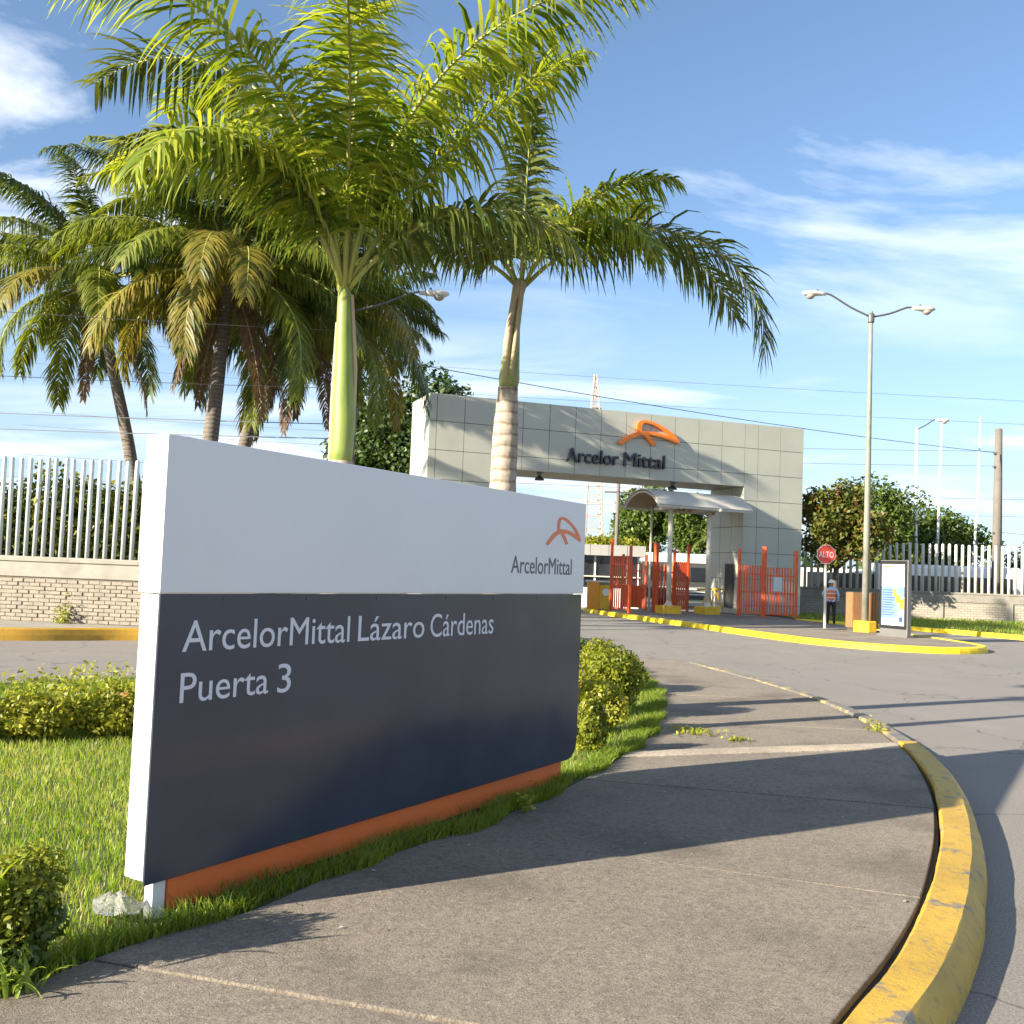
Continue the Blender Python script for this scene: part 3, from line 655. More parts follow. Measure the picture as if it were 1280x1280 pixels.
# ================================================================== THE GATE
G0 = np.array([-3.6, 42.5]); gu = np.array([.9417, .3366]); gu /= np.linalg.norm(gu); gn = np.array([gu[1], -gu[0]])       # gn faces the road
gu3 = np.array([*gu, 0]); gn3 = np.array([*gn, 0]); GL, GD = 18.51, 3.0
def GP(t, z, out=0): return np.array([*(G0 + gu * t + gn * out), z])
gate = thing('gate_portal', 'tall khaki panelled entrance gate with dark company lettering', 'gate', (*(G0 + gu * GL / 2), .15))
PZ = [.15, .58, 1.80, 3.02, 4.24, 5.46, 6.10, 6.70, 7.92, 9.07]
BEAM_Z = [6.10, 6.70, 7.92, 9.07]; PIER_L, PIER_R = 2.95, 15.27
def gbox(t0, t1, z0, z1, d0, d1): return MB().obox(GP((t0 + t1) / 2, (z0 + z1) / 2, (d0 + d1) / 2), gu3 * (t1 - t0) / 2, gn3 * (d1 - d0) / 2, Z * (z1 - z0) / 2)
gbox(.03, PIER_L - .03, .0, 9.04, -GD + .03, -.04).build('pier_core', 'core', gate)
gbox(PIER_R + .03, GL - .03, .0, 9.04, -GD + .03, -.04).build('pier_core', 'core', gate)
gbox(PIER_L - .03, PIER_R + .03, 6.14, 9.04, -GD + .03, -.04).build('beam_core', 'core', gate)
gbox(PIER_L, PIER_R, 6.10, 6.138, -GD + .05, -.05).build('soffit', 'soffit', gate)
gbox(0, GL, 9.045, 9.075, -GD, -.003).build('coping', 'panel', gate)
def panel(o, ax, w, h, nrm):
    """one cladding tray, a hair off true like real sheet"""
    g = .011; o = V3(o); ax = V3(ax); nrm = V3(nrm); q = rg.normal(0, .0016, 2); n2 = unit(nrm + ax * q[0] + Z * q[1])
    MB().obox(o + ax * w / 2 + Z * h / 2 - nrm * .018, ax * (w / 2 - g), Z * (h / 2 - g), n2 * .018).build('panel', 'panel', gate)
front = [0, .32] + [.32 + 1.2225 * k for k in range(1, 13)] + [15.27, 16.0, 17.22, GL]
front = sorted(set(round(x, 3) for x in front if x < 14.9 or x > 15.2))
def col_rows(t0, t1):
    mid = (t0 + t1) / 2; return PZ if (mid < PIER_L or mid > PIER_R) else BEAM_Z
fj = [0, .32, 1.54, PIER_L] + [PIER_L + (PIER_R - PIER_L) * k / 10 for k in range(1, 11)] + [16.0, 17.22, GL]
for a, b in zip(fj[:-1], fj[1:]):
    rows = [z for z in col_rows(a, b) if z != 6.10] if col_rows(a, b) is PZ else BEAM_Z
    for z0, z1 in zip(rows[:-1], rows[1:]): panel(GP(a, z0), gu3, b - a, z1 - z0, gn3)
rows = [z for z in PZ if z != 6.10]
for j in range(3):                                                      # left end and inner face of the right pier
    for z0, z1 in zip(rows[:-1], rows[1:]):
        panel(GP(0, z0, -GD + j * GD / 3), gn3, GD / 3, z1 - z0, -gu3)
        if z1 < 6.2: panel(GP(PIER_R, z0, -GD + j * GD / 3), gn3, GD / 3, z1 - z0, -gu3)
    panel(GP(PIER_R, 5.46, -GD + j * GD / 3), gn3, GD / 3, .64, -gu3)
    for z0, z1 in zip(rows[:-1], rows[1:]):
        panel(GP(GL, z0, -j * GD / 3), -gn3, GD / 3, z1 - z0, gu3)
        if z1 < 5.5: panel(GP(PIER_L, z0, -j * GD / 3), -gn3, GD / 3, z1 - z0, gu3)
# narrow dark doorway in the inner face of the right pier
MB().obox(GP(PIER_R - .004, 1.45, -1.02), gn3 * .36, Z * 1.02, gu3 * .03).build('doorway', 'dark', gate)
MB().obox(GP(PIER_R - .045, 1.45, -1.02), gn3 * .385, Z * 1.05, gu3 * .012).build('door_frame', 'steel', gate)
MB().obox(GP(PIER_R - .062, 1.45, -1.02), gn3 * .33, Z * 1.0, gu3 * .008).build('door', 'dark', gate)
for wd, t0, t1 in (('Arcelor', 6.2, 8.72), ('Mittal', 8.98, 11.02)):
    me = text_mesh(wd, t1 - t0, .62, .16, 'lettering'); place(me, GP(t0, 6.61, .03), gu3, Z, gn3); link('lettering', me, 'letter_dark', gate)
logo(GP(8.72, 7.58, .03), gu3, Z * .45, gn3, 2.95, .17, 'logo_orange', gate)
for t in (5.12, 11.65):                                                  # floodlights below the beam
    fl = MB(); fl.obox(GP(t, 6.06, -.25), gu3 * .09, gn3 * .09, Z * .05); fl.obox(GP(t, 5.96, -.25), gu3 * .05, gn3 * .05, Z * .08); fo = fl.build('floodlight', 'steel', gate)
    c = GP(t, 5.84, -.25); MB().lathe(c, [(.20, -.10), (.21, -.04), (.10, .06), (.07, .10)], 14).build('lamp_shade', 'black', fo, local=True); fo.children[0].location = (0, 0, 0)

# ------------------------------------------------------------------ vaulted canopy on the island
ca = unit((.9, .44)); ca3 = np.array([*ca, 0]); cn3 = np.array([-ca[1], ca[0], 0]); CA = np.array([6.35, 44.2])
can = thing('walkway_canopy', 'barrel vaulted canopy on two thick posts before the gate', 'canopy', (7.6, 46.2, .15))
W_, rise, CL = 2.9, .72, 5.1; Rr = (W_ ** 2 / 4 + rise ** 2) / (2 * rise); a0 = math.asin(W_ / 2 / Rr)
def vault(r0, r1, l0, l1, m, nm):
    P = []
    for a in np.linspace(-a0, a0, 15): P.append((W_ / 2 + r1 * sin(a), 4.88 + rise - Rr + r1 * cos(a)))
    for a in np.linspace(a0, -a0, 15): P.append((W_ / 2 + r0 * sin(a), 4.88 + rise - Rr + r0 * cos(a)))
    mb = MB(); o = np.array([*CA, 0]); n = len(P); vs = []; fs = []
    for l in (l0, l1): vs += [o + cn3 * a + Z * b + ca3 * l for a, b in P]
    h = n // 2
    for k in range(n): fs.append((k, (k + 1) % n, n + (k + 1) % n, n + k))
    for k in range(h - 1):
        fs += [(k, n - 1 - k, n - 2 - k, k + 1), (n + k, n + k + 1, 2 * n - 2 - k, 2 * n - 1 - k)]
    mb.add(vs, fs); return mb.build(nm, m, can, False)
vault(Rr, Rr + .035, 0, CL, 'canopy', 'roof_sheet'); vault(Rr - .05, Rr - .008, .12, CL - .12, 'canopy_in', 'ceiling_lining')
for l in (0.05, CL - .05, 1.7, 3.4): vault(Rr - .13, Rr - .052, l - .03, l + .03, 'canopy', 'arch_rib')
for w in (.04, W_ - .04): MB().bar(np.array([*CA, 4.83]) + cn3 * w, np.array([*CA, 4.83]) + cn3 * w + ca3 * CL, .07, .10).build('eave_beam', 'canopy', can)
for (x, y) in ((7.05, 45.35), (8.95, 46.3)):
    MB().tube([(x, y, .5), (x, y, 4.9)], .105, 14).build('post', 'cream', can, True)
    MB().lathe((x, y, .5), [(.19, 0), (.19, .03), (.12, .12), (.105, .2)], 14).build('collar', 'cream', can)
    b = MB(); b.obox((x, y, .31), ca3 * .42, cn3 * .42, Z * .19); b.build('plinth', 'yellow', can, bevel=.02)
    MB().bar(np.array([x, y, 4.82]) - cn3 * .9, np.array([x, y, 4.82]) + cn3 * 1.3, .08, .12).build('cross_beam', 'canopy', can)
MB().tube([(6.45, 47.2, .15), (6.45, 47.2, 5.0)], .05, 8).build('thin_post', 'cream', can, True)

# ------------------------------------------------------------------ red barred gates
def red_gate(label, A, B, h=2.35, tall=(3.15, 3.15), bars=8, sheet=0, notice=False, big=None):
    A, B = V3(A), V3(B); d = unit(B - A); L = np.linalg.norm(B - A); r = thing('barred_gate', label, 'gate', (A[0], A[1], .15), 'red barred gates at the entrance')
    d3 = np.array([*d, 0]); n3 = np.array([d[1], -d[0], 0]); P = lambda t, z: np.array([*(A + d * t), z])
    for t, hh in ((0, tall[0]), (L, tall[1])):
        w = .11 if big is None or t != big * L else .2
        b = MB(); b.obox(P(t, .15 + hh / 2), d3 * w / 2, n3 * w / 2, Z * hh / 2); b.build('post', 'red', r, bevel=.008)
    for k in range(bars):
        t = L * (k + 1) / (bars + 1); e = h if rg.random() > .12 else h + .75
        b = MB(); b.obox(P(t, .27 + (e - .12) / 2), d3 * .030, n3 * .022, Z * (e - .12) / 2); b.build('bar', 'red', r)
    for z in (.30, h * .55, h - .22):
        b = MB(); b.bar(P(.04, z), P(L - .04, z), .05, .06); b.build('rail', 'red', r)
    if sheet: b = MB(); b.obox(P(L / 2, .3 + sheet / 2), d3 * (L / 2 - .06), n3 * .008, Z * sheet / 2); b.build('kick_panel', 'red', r)
    if notice: b = MB(); b.obox(P(L * .42, 1.62) + n3 * .03, d3 * .19, n3 * .006, Z * .31); b.build('notice', 'poster', r)
    return r
red_gate('open red barred gate leaf, leftmost, standing edge-on beside the amber boom cabinet', (4.55, 45.9), (5.15, 43.8), 2.45, (3.2, 2.9), 8)
red_gate('short red gate with a solid kick panel just before the guard booth', (5.35, 48.4), (6.35, 47.8), 2.2, (2.6, 2.6), 4, 1.0)
red_gate('red barred gate with a thick square post, behind the near canopy post', (6.72, 47.3), (7.7, 48.3), 2.2, (3.15, 2.3), 5, 0, False, 0)
red_gate('red barred gate in front of the dark bus, between the canopy posts', (7.75, 48.35), (8.45, 48.6), 2.35, (2.9, 3.15), 6)
red_gate('red barred gate without a notice, beside the narrow doorway of the pier', (10.2, 45.6), (11.12, 45.05), 2.25, (3.0, 3.1), 8)
red_gate('red barred gate carrying a white notice, at the outer end of the pier', (11.2, 45.0), (12.42, 44.4), 2.2, (3.1, 2.95), 10, 0, True)
# boom barrier cabinet and arm
r = thing('boom_barrier', 'amber boom barrier cabinet beside the monument sign edge', 'barrier', (4.1, 47.2, .15))
b = MB(); b.box(3.62, 4.12, 46.9, 47.7, .15, 1.40); b.build('cabinet', 'amber', r, bevel=.02)
b = MB(); b.box(4.12, 4.80, 47.05, 47.6, .15, 1.28); b.build('side_cabinet', 'yellow', r, bevel=.02)
b = MB(); b.lathe((4.45, 47.03, .95), [(.17, 0), (.17, .012), (.001, .014)], 16, (0, -1, 0)); b.build('round_label', 'white', r)
b = MB(); b.box(3.55, 4.86, 46.85, 47.7, 1.40, 1.47); b.build('lid', 'cream', r)
r = thing('boom_barrier', 'yellow trestle barrier with boom arm beside the gate pier', 'barrier', (9.9, 49, .15))
b = MB(); b.bar((9.0, 49.2, 1.22), (11.0, 48.7, 1.30), .07, .09); b.build('arm', 'yellow', r)
for x in (9.5, 9.9):
    b = MB(); b.bar((x, 49.1, 1.2), (x - .35, 49.0, .2), .05, .05); b.bar((x, 49.1, 1.2), (x + .35, 49.2, .2), .05, .05); b.build('trestle_leg', 'yellow', r)
b = MB(); b.box(10.75, 11.0, 48.55, 48.85, .15, 1.5); b.build('motor_box', 'white', r, bevel=.02)

# ------------------------------------------------------------------ guard booth behind the gate
r = thing('guard_booth', 'low grey guard booth with dark windows behind the gate', 'booth', (5.5, 55.5, .1))
b = MB(); b.box(3.6, 6.85, 54.2, 57.4, .0, 1.05); b.build('wall', 'white', r)
b = MB(); b.box(3.7, 6.75, 54.3, 57.3, 1.05, 2.74); b.build('glazing', 'glass', r)
for x in (3.66, 4.5, 5.35, 6.2, 6.78): MB().box(x - .04, x + .04, 54.2, 54.3, 1.05, 2.74).build('mullion', 'white', r)
b = MB(); b.box(3.5, 6.95, 54.1, 54.3, 1.62, 1.68); b.build('counter', 'cream', r)
ro = MB().box(3.2, 7.1, 53.7, 57.8, 2.74, 3.30).build('roof', 'core', r)
for k in range(4):
    o = MB().box(3.2 + k * .975 + .012, 3.2 + (k + 1) * .975 - .012, 53.66, 53.72, 2.75, 3.31).build('roof_panel', 'grey', ro); o.location = (0, 0, 0)

# ------------------------------------------------------------------ buses and van
def bus(label, loc, rz, L=9.5, H=3.1, Wd=2.5, col='white', nwin=7):
    r = thing('parked_bus', label, 'bus', loc, 'vehicles parked inside the compound'); l = lambda mb, n, m, **k: mb.build(n, m, r, local=True, **k)
    prof = [(-Wd / 2, .45), (Wd / 2, .45), (Wd / 2, 2.4), (Wd / 2 - .12, H - .12), (Wd / 2 - .4, H), (-Wd / 2 + .4, H), (-Wd / 2 + .12, H - .12), (-Wd / 2, 2.4)]
    mb = MB(); mb.prism(prof, (0, 0, 0), (0, 1, 0), (0, 0, 1), (1, 0, 0), -L / 2, L / 2); l(mb, 'body', col, bevel=.06)
    for s in (-1, 1):
        for k in range(nwin):
            x = -L / 2 + .5 + (L - 1.0) * (k + .5) / nwin; w = (L - 1.0) / nwin * .46
            l(MB().obox((x, s * (Wd / 2 + .004), 1.95), (w, 0, 0), (0, .02, 0), (0, 0, .42)), 'window', 'glass')
        for x in (-L / 2 + 1.9, L / 2 - 2.3): l(MB().lathe((x, s * (Wd / 2 - .14), .48), [(.48, -.14), (.48, .12), (.30, .16), (.28, .10), (.05, .12)], 18, (0, s, 0)), 'wheel', 'rubber')
        l(MB().obox((0, s * (Wd / 2 + .003), 1.15), (L / 2 - .2, 0, 0), (0, .012, 0), (0, 0, .06)), 'side_stripe', 'grey')
    for s in (-1, 1):
        l(MB().obox((s * (L / 2 + .01), 0, 1.95), (.02, 0, 0), (0, Wd / 2 - .2, 0), (0, 0, .55)), 'windscreen', 'glass')
        for q in (-1, 1): l(MB().obox((s * (L / 2 + .015), q * .9, .85), (.02, 0, 0), (0, .16, 0), (0, 0, .09)), 'headlight', 'lamp')
    r.rotation_euler = (0, 0, rz); return r
db = bus('dark bus with a white roof seen through the gate', (11.8, 62.5, .0), radians(8), 8.5, 3.15, 2.5, 'steel', 6)
MB().prism([(-1.26, 2.62), (1.26, 2.62), (1.16, 3.08), (.86, 3.19), (-.86, 3.19), (-1.16, 3.08)], (0, 0, 0), (0, 1, 0), (0, 0, 1), (1, 0, 0), -4.27, 4.27).build('roof', 'white', db, local=True, bevel=.04)
for k in range(3): MB().box(-2.5, 1.5, -1.275, -1.262, .72 + .16 * k, .80 + .16 * k).build('side_stripe', 'white', db, local=True)
bus('white bus parked behind the cream fence, beside the concrete utility pole', (24.6, 58.5, 0), radians(-4), 8.0, 3.0, 2.5, 'white', 7)
bus('white minibus parked behind the fence, under the almond tree', (18.8, 58.8, 0), radians(3), 5.4, 2.6, 2.2, 'white', 4)

# ================================================================== STREET FURNITURE
lamp = thing('street_lamp', 'tall weathered lamp post with two arms on the island', 'street lamp', (12.09, 34.8, .15))
MB().tube([(12.084, 34.8, .3), (12.09, 34.8, 4), (12.1, 34.8, 8), (12.105, 34.8, 11.15)], [.125, .105, .08, .062], 12).build('pole', 'galv', lamp, True)
MB().lathe((12.105, 34.8, 10.75), [(.09, 0), (.11, .03), (.11, .28), (.08, .33)], 12).build('collar', 'steel', lamp)
MB().lathe((12.085, 34.8, .15), [(.40, 0), (.39, .33), (.36, .38), (.001, .38)], 8).build('base', 'yellow', lamp, bevel=.015)
def arm_and_head(parent, p, tip, hd, nm='head'):
    p, tip = V3(p), V3(tip); k = unit(tip - p); mid = p + (tip - p) * .86 + np.array([0, 0, .06]); MB().tube(smooth_path([p, p + (tip - p) * .45 + np.array([0, 0, -.02]), mid, tip], .2), .035, 8).build('arm', 'steel', parent, True)
    x = unit((tip - p) * np.array([1, 1, 0])); c = tip + x * .38 + np.array([0, 0, -.02]); n = 14; vs = []; y = np.cross(Z, x)
    prof = [(-.42, .045, .05, .05), (-.28, .07, .07, .06), (-.08, .13, .10, .08), (.12, .17, .11, .10), (.30, .14, .09, .08), (.40, .05, .03, .03)]
    for l, w, u, dn in prof:
        for q in range(n):
            a = 2 * pi * q / n; s_ = sin(a); vs.append(c + x * l + y * w * cos(a) + Z * (u * s_ if s_ > 0 else dn * s_))
    mb = MB(); mb.add(vs, [(i * n + q, i * n + (q + 1) % n, (i + 1) * n + (q + 1) % n, (i + 1) * n + q) for i in range(len(prof) - 1) for q in range(n)] + [tuple(range(n))[::-1], tuple((len(prof) - 1) * n + q for q in range(n))])
    h = mb.build('head', 'lamp', parent, True)
    mb = MB(); mb.lathe(c + x * .12 + np.array([0, 0, -.20]), [(.02, 0), (.10, .03), (.145, .08), (.15, .13)], 14); o = mb.build('lens', 'lens', h, True, local=True); o.location = (0, 0, 0)
    mb = MB(); mb.lathe(c + x * -.12 + np.array([0, 0, .08]), [(.03, 0), (.03, .07), (.01, .09)], 8); o = mb.build('photocell', 'steel', h, local=True); o.location = (0, 0, 0)
arm_and_head(lamp, (12.1, 34.8, 10.95), (10.48, 34.75, 11.70), 0); arm_and_head(lamp, (12.1, 34.8, 10.95), (13.55, 34.85, 11.34), 0)

stop = thing('stop_sign', 'red octagonal stop sign on a cream post on the island', 'sign', (11.32, 36.75, .15))
MB().tube([(11.325, 36.75, .1), (11.31, 36.75, 3.05)], .05, 8).build('post', 'cream', stop)
fx, fz = np.array([1., .03, 0]), Z; fy = np.array([.03, -1., 0]); oc = [(.345 * cos(pi / 8 + k * pi / 4), .345 * sin(pi / 8 + k * pi / 4)) for k in range(8)]
C_ = np.array([11.305, 36.68, 2.775])
MB().prism([(a * 1.05, b * 1.05) for a, b in oc], C_, fx, fz, fy, 0, .012).build('border', 'white', stop)
MB().prism(oc, C_, fx, fz, fy, .0125, .018).build('plate', 'stop_red', stop)
me = text_mesh('ALTO', .54, .21, .003, 'lettering'); place(me, C_ + fx * -.27 + fz * -.105 + fy * .019, fx, fz, fy); link('lettering', me, 'white', stop)

tot = thing('info_totem', 'upright information totem with a pale map poster on the island', 'info board', (12.15, 32.5, .15))
tA, tB = np.array([11.92, 33.0]), np.array([12.40, 32.02]); tu = unit(tB - tA); tl = np.linalg.norm(tB - tA); tn = np.array([tu[1], -tu[0]]); tu3, tn3 = np.array([*tu, 0]), np.array([*tn, 0])
if tn[0] > 0: tn3 = -tn3
TP = lambda s, z, o=0: np.array([*tA, 0]) + tu3 * s + Z * z + tn3 * o
def tbox(s0, s1, z0, z1, d0, d1): return MB().obox(TP((s0 + s1) / 2, (z0 + z1) / 2, (d0 + d1) / 2), tu3 * (s1 - s0) / 2, tn3 * (d1 - d0) / 2, Z * (z1 - z0) / 2)
tbox(-.02, tl + .02, .15, 2.56, -.20, -.03).build('case', 'alu', tot, bevel=.015); tbox(-.06, tl + .06, .1, .22, -.26, .03).build('foot', 'alu', tot, bevel=.01)
tbox(0, tl, .40, 2.54, -.03, .0).build('frame', 'black', tot, bevel=.006); tbox(.085, tl - .085, .50, 2.43, .0, .004).build('poster', 'poster', tot)
def pr(s0, s1, z0, z1, m, nm, d=.0052): return tbox(s0, s1, z0, z1, .0042, d).build(nm, m, tot)
pr(.11, .50, 2.33, 2.38, 'poster_red', 'printed_heading'); pr(.087, .74, .72, 1.72, 'poster_blue', 'printed_panel'); pr(.74, tl - .087, 1.40, 1.72, 'poster_blue', 'printed_panel')
for k in range(11): pr(.12, .62 - .05 * (k % 3), 1.60 - k * .078, 1.622 - k * .078, 'ink', 'printed_line', .0062)
for a, b, c, d in ((.56, .70, 1.42, 1.66), (.66, .86, 1.22, 1.46), (.82, 1.0, 1.02, 1.30), (.9, 1.02, 1.28, 1.36)): pr(a, min(b, tl - .088), c, d, 'poster_yellow', 'printed_map', .0072)
pr(.80, .96, .62, .78, 'ink', 'printed_key', .0066)

def slat_bin(label, cx, cy, rz):
    r = thing('slatted_bin', label, 'bin', (cx, cy, .15), 'slatted wooden bins behind the lamp post'); w, d_, h = .21, .21, 1.2; c_, s_ = cos(rz), sin(rz)
    X = np.array([c_, s_, 0]); Y = np.array([-s_, c_, 0]); O = np.array([cx, cy, 0])
    sm = None
    for fc in range(4):
        A, B = [(X, -Y), (Y, X), (X, Y), (Y, -X)][fc]
        for k in range(5):
            t = (k - 2) * .084; MB().obox(O + A * t + B * d_ + Z * (.27 + h / 2), A * .036, B * .011, Z * h / 2).build('slat', 'wood', r)
    for z in (.42, .95, 1.48):
        mb = MB(); mb.obox(O + Z * z, X * (w - .02), Y * (d_ - .02), Z * .012); mb.build('hoop', 'steel', r)
    MB().obox(O + Z * .19, X * .17, Y * .17, Z * .05).build('foot', 'steel', r); return r
slat_bin('slatted wooden bin behind the lamp post, nearer the stop sign', 11.90, 35.3, radians(12)); slat_bin('slatted wooden bin behind the lamp post, nearer the totem', 12.44, 35.35, radians(-6))

# ------------------------------------------------------------------ guard in an orange vest
def skin(name, joints, edges, rad, sub=2):
    me = bpy.data.meshes.new(name); me.from_pydata(joints, edges, []); o = bpy.data.objects.new(name, me); COL.objects.link(o)
    m = o.modifiers.new('s', 'SKIN'); 
    for i, r in enumerate(rad):
        r = r if isinstance(r, tuple) else (r, r); me.skin_vertices[0].data[i].radius = r
    me.skin_vertices[0].data[0].use_root = True
    ss = o.modifiers.new('u', 'SUBSURF'); ss.levels = sub; ss.render_levels = sub
    dg = bpy.context.evaluated_depsgraph_get(); res = bpy.data.meshes.new_from_object(o.evaluated_get(dg)); bpy.data.objects.remove(o); return res
man = thing('person', 'guard in white helmet and orange vest standing beyond the stop sign', 'person', (12.48, 39.75, .15))
J = [(0, 0, .93), (0, .01, 1.12), (0, 0, 1.32), (0, -.01, 1.46), (0, -.02, 1.54), (0, -.03, 1.60), (0, -.035, 1.70)]; Rd = [(.15, .11), (.15, .105), (.165, .11), (.10, .08), (.055, .055), (.075, .085), (.07, .08)]
Ed = [(0, 1), (1, 2), (2, 3), (3, 4), (4, 5), (5, 6)]
def chain(start, pts, rads):
    a = start
    for p, r in zip(pts, rads): J.append(p); Rd.append(r); Ed.append((a, len(J) - 1)); a = len(J) - 1
    return a
for s in (-1, 1):
    chain(0, [(s * .10, 0, .86), (s * .115, -.01 * s, .50), (s * .12, .03, .10), (s * .125, -.10, .05)], [.095, .068, .048, .04])
    if s < 0: h_ = chain(2, [(-.20, 0, 1.42), (-.27, .02, 1.16), (-.25, -.10, .95), (-.245, -.14, .88)], [.06, .048, .036, .034])
    else: h_ = chain(2, [(.20, 0, 1.42), (.33, .05, 1.20), (.22, -.10, 1.05), (.17, -.13, 1.03)], [.06, .048, .036, .034])
    b = J[h_]
    for q in range(4): chain(h_, [(b[0] + (q - 1.5) * .012, b[1] - .02, b[2] - .045), (b[0] + (q - 1.5) * .014, b[1] - .03, b[2] - .08 - (.008 if q in (1, 2) else 0))], [.009, .007])
    chain(h_, [(b[0] + s * -.03, b[1] - .02, b[2] - .02), (b[0] + s * -.035, b[1] - .03, b[2] - .05)], [.010, .008])
me = skin('body', J, Ed, Rd)
for mm in ('trousers', 'shirt', 'skin'): me.materials.append(MT[mm])
for p in me.polygons:
    c = p.center; p.use_smooth = True
    p.material_index = 0 if c.z < .93 and abs(c.x) < .22 else (2 if c.z > 1.50 or (c.z < 1.06 and abs(c.x) > .2 and c.y < -.09) or (c.z < .93 and abs(c.x) >= .22) else 1)
body = link('body', me, None, man, local=True)
vm = skin('vest', [(0, .005, .90), (0, .01, 1.10), (0, 0, 1.30), (0, -.005, 1.43)], [(0, 1), (1, 2), (2, 3)], [(.175, .135), (.17, .13), (.185, .135), (.13, .105)])
link('vest', vm, 'vest', man, True, local=True)
for z in (1.05, 1.22): MB().lathe((0, .004, z), [(.185, 0), (.187, .045)], 20).build('reflective_band', 'reflect', man, local=True).scale = (1, .76, 1)
MB().lathe((0, -.035, 1.66), [(.145, 0), (.14, .012), (.118, .02), (.112, .07), (.08, .115), (.03, .13), (.001, .132)], 18).build('helmet', 'helmet', man, True, local=True).scale = (.92, 1.05, 1)
man.rotation_euler = (0, 0, radians(160)); man.scale = (1, 1, .975)

# ------------------------------------------------------------------ poles, tower, wires
pole = thing('utility_pole', 'thick grey concrete utility pole behind the cream fence', 'utility pole', (27.1, 57, 0))
MB().tube([(27.05, 57, -.1), (27.08, 57, 6), (27.1, 57, 10.75)], [.27, .24, .19], 10).build('shaft', 'pole_conc', pole, True)
for z in (9.35, 8.6, 4.9): MB().lathe((26.88, 56.9, z), [(.05, 0), (.08, .03), (.05, .08), (.07, .11), (.03, .14)], 10, (-1, 0, 0)).build('insulator', 'steel', pole)
l2 = thing('street_lamp', 'single arm white lamp post behind the cream fence', 'street lamp', (23.7, 60, 0))
MB().tube([(23.75, 60, -.1), (23.68, 60, 11.1)], [.11, .07], 10).build('pole', 'white', l2, True); arm_and_head(l2, (23.68, 60, 11.0), (24.8, 59.98, 11.62), 0)
for lb, x, h in (('slim white flagpole, the one beside the lamp head behind the fence', 26.0, 11.8), ('slim white flagpole nearest the concrete utility pole behind the fence', 28.35, 12.0)):
    f = thing('flagpole', lb, 'flagpole', (x, 62, 0), 'white flagpoles behind the fence'); MB().tube([(x - .55 if x > 27 else x - .25, 62, -.1), (x - .1, 62, 7), (x, 62, h)], [.10, .075, .05], 8).build('shaft', 'white', f, True)
    MB().lathe((x, 62, h), [(.03, 0), (.09, .05), (.09, .12), (.02, .18)], 10).build('finial', 'lamp', f)
l3 = thing('street_lamp', 'lamp post whose head shows past the tall royal palm', 'street lamp', (-4.55, 28, .2))
MB().tube([(-4.68, 28, .0), (-4.66, 28, 8.9)], [.10, .065], 10).build('pole', 'cream', l3, True); arm_and_head(l3, (-4.66, 28, 8.75), (-2.75, 28, 9.36), 0)
up = thing('utility_pole', 'slim far utility pole with a crossarm behind the canopy', 'utility pole', (6.18, 60, 0))
MB().tube([(6.17, 60, -.1), (6.2, 60, 7.1)], [.14, .10], 8).build('shaft', 'pole_conc', up, True); MB().bar((5.4, 60, 6.6), (7.0, 60, 6.6), .10, .10).build('crossarm', 'pole_conc', up)
tw = thing('lattice_tower', 'white lattice tower rising behind the gate beam', 'tower', (12.1, 150, 0))
cx_, cy_ = 12.0, 150.; wz = lambda z: np.interp(z, [0, 7.9, 26.4, 31.4], [3.1, 2.46, 1.2, .25]); mb = MB(); lev = list(np.arange(0, 26.5, 2.05)) + [27.6, 28.8, 30, 31.2]; br = MB()
cor = lambda z: [np.array([cx_ - .38 * max(0, z - 8) / 23 + a * wz(z) / 2, cy_ + b * wz(z) / 2, z]) for a, b in ((-1, -1), (1, -1), (1, 1), (-1, 1))]
for q in range(4):
    lg = MB(); lg.tube([cor(z)[q] for z in lev], .14, 5); lg.build('leg', 'rust_white', tw)
for i in range(len(lev) - 1):
    A, B = cor(lev[i]), cor(lev[i + 1])
    for q in range(4):
        n_ = (q + 1) % 4; br.bar(A[q], B[n_], .12, .12); br.bar(A[q], A[n_], .12, .12)
br.build('bracing', 'rust_white', tw)
MB().box(11.1, 12.6, 149.3, 150.7, 26.2, 26.35).build('platform', 'rust_white', tw)

def wire(label, a, b, sag, r=.013):
    a, b = V3(a), V3(b); pts = [a + (b - a) * t - np.array([0, 0, sag * 4 * t * (1 - t)]) for t in np.linspace(0, 1, 15)]
    o = MB().tube(pts, r, 5).build('overhead_wire', 'wire'); tag(o, label, 'wire', 'overhead wires')
wire('black cable crossing the face of the gate to the concrete pole', (26.95, 56.7, 9.35), (-9, 33.5, 9.3), .35, .016)
wire('upper wire from the gate side to the concrete utility pole', (26.95, 57.1, 9.5), (-30, 64, 10.6), .5)
wire('wire just below the upper pair meeting the concrete utility pole', (26.95, 57, 8.65), (-30, 62, 9.5), .5)
wire('lower wire on the concrete utility pole, above the almond tree', (45, 57, 7.2), (-30, 62, 7.7), .6)
wire('lowest wire running over the trees behind the cream fence', (45, 70, 7.0), (-40, 74, 7.3), .5)
wire('faint high wire crossing the sky above the gate', (80, 100, 20.2), (-60, 100, 23.6), .8, .018)
wire('second faint wire crossing the sky above the gate', (80, 100, 18.0), (-60, 100, 20.9), .8, .018)
wire('wire leaving the concrete utility pole toward the road edge', (27.2, 57, 4.95), (50, 52, 4.4), .3)
wire('upper wire in front of the coconut palms', (-22, 17, 6.35), (-4.5, 28, 8.2), .15, .008)
wire('lower wire in front of the coconut palms', (-22, 17, 5.0), (-4.5, 28, 6.6), .15, .008)
wire('wire low in the sky above the pale blue fence', (-40, 40, 7.6), (-4.6, 28, 5.6), .2)
wire('second wire low in the sky above the pale blue fence', (-40, 40, 6.9), (-4.6, 28, 5.2), .2)

# ================================================================== PALMS AND TREES
def az_to(dx, dy): return atan2(dy, dx)
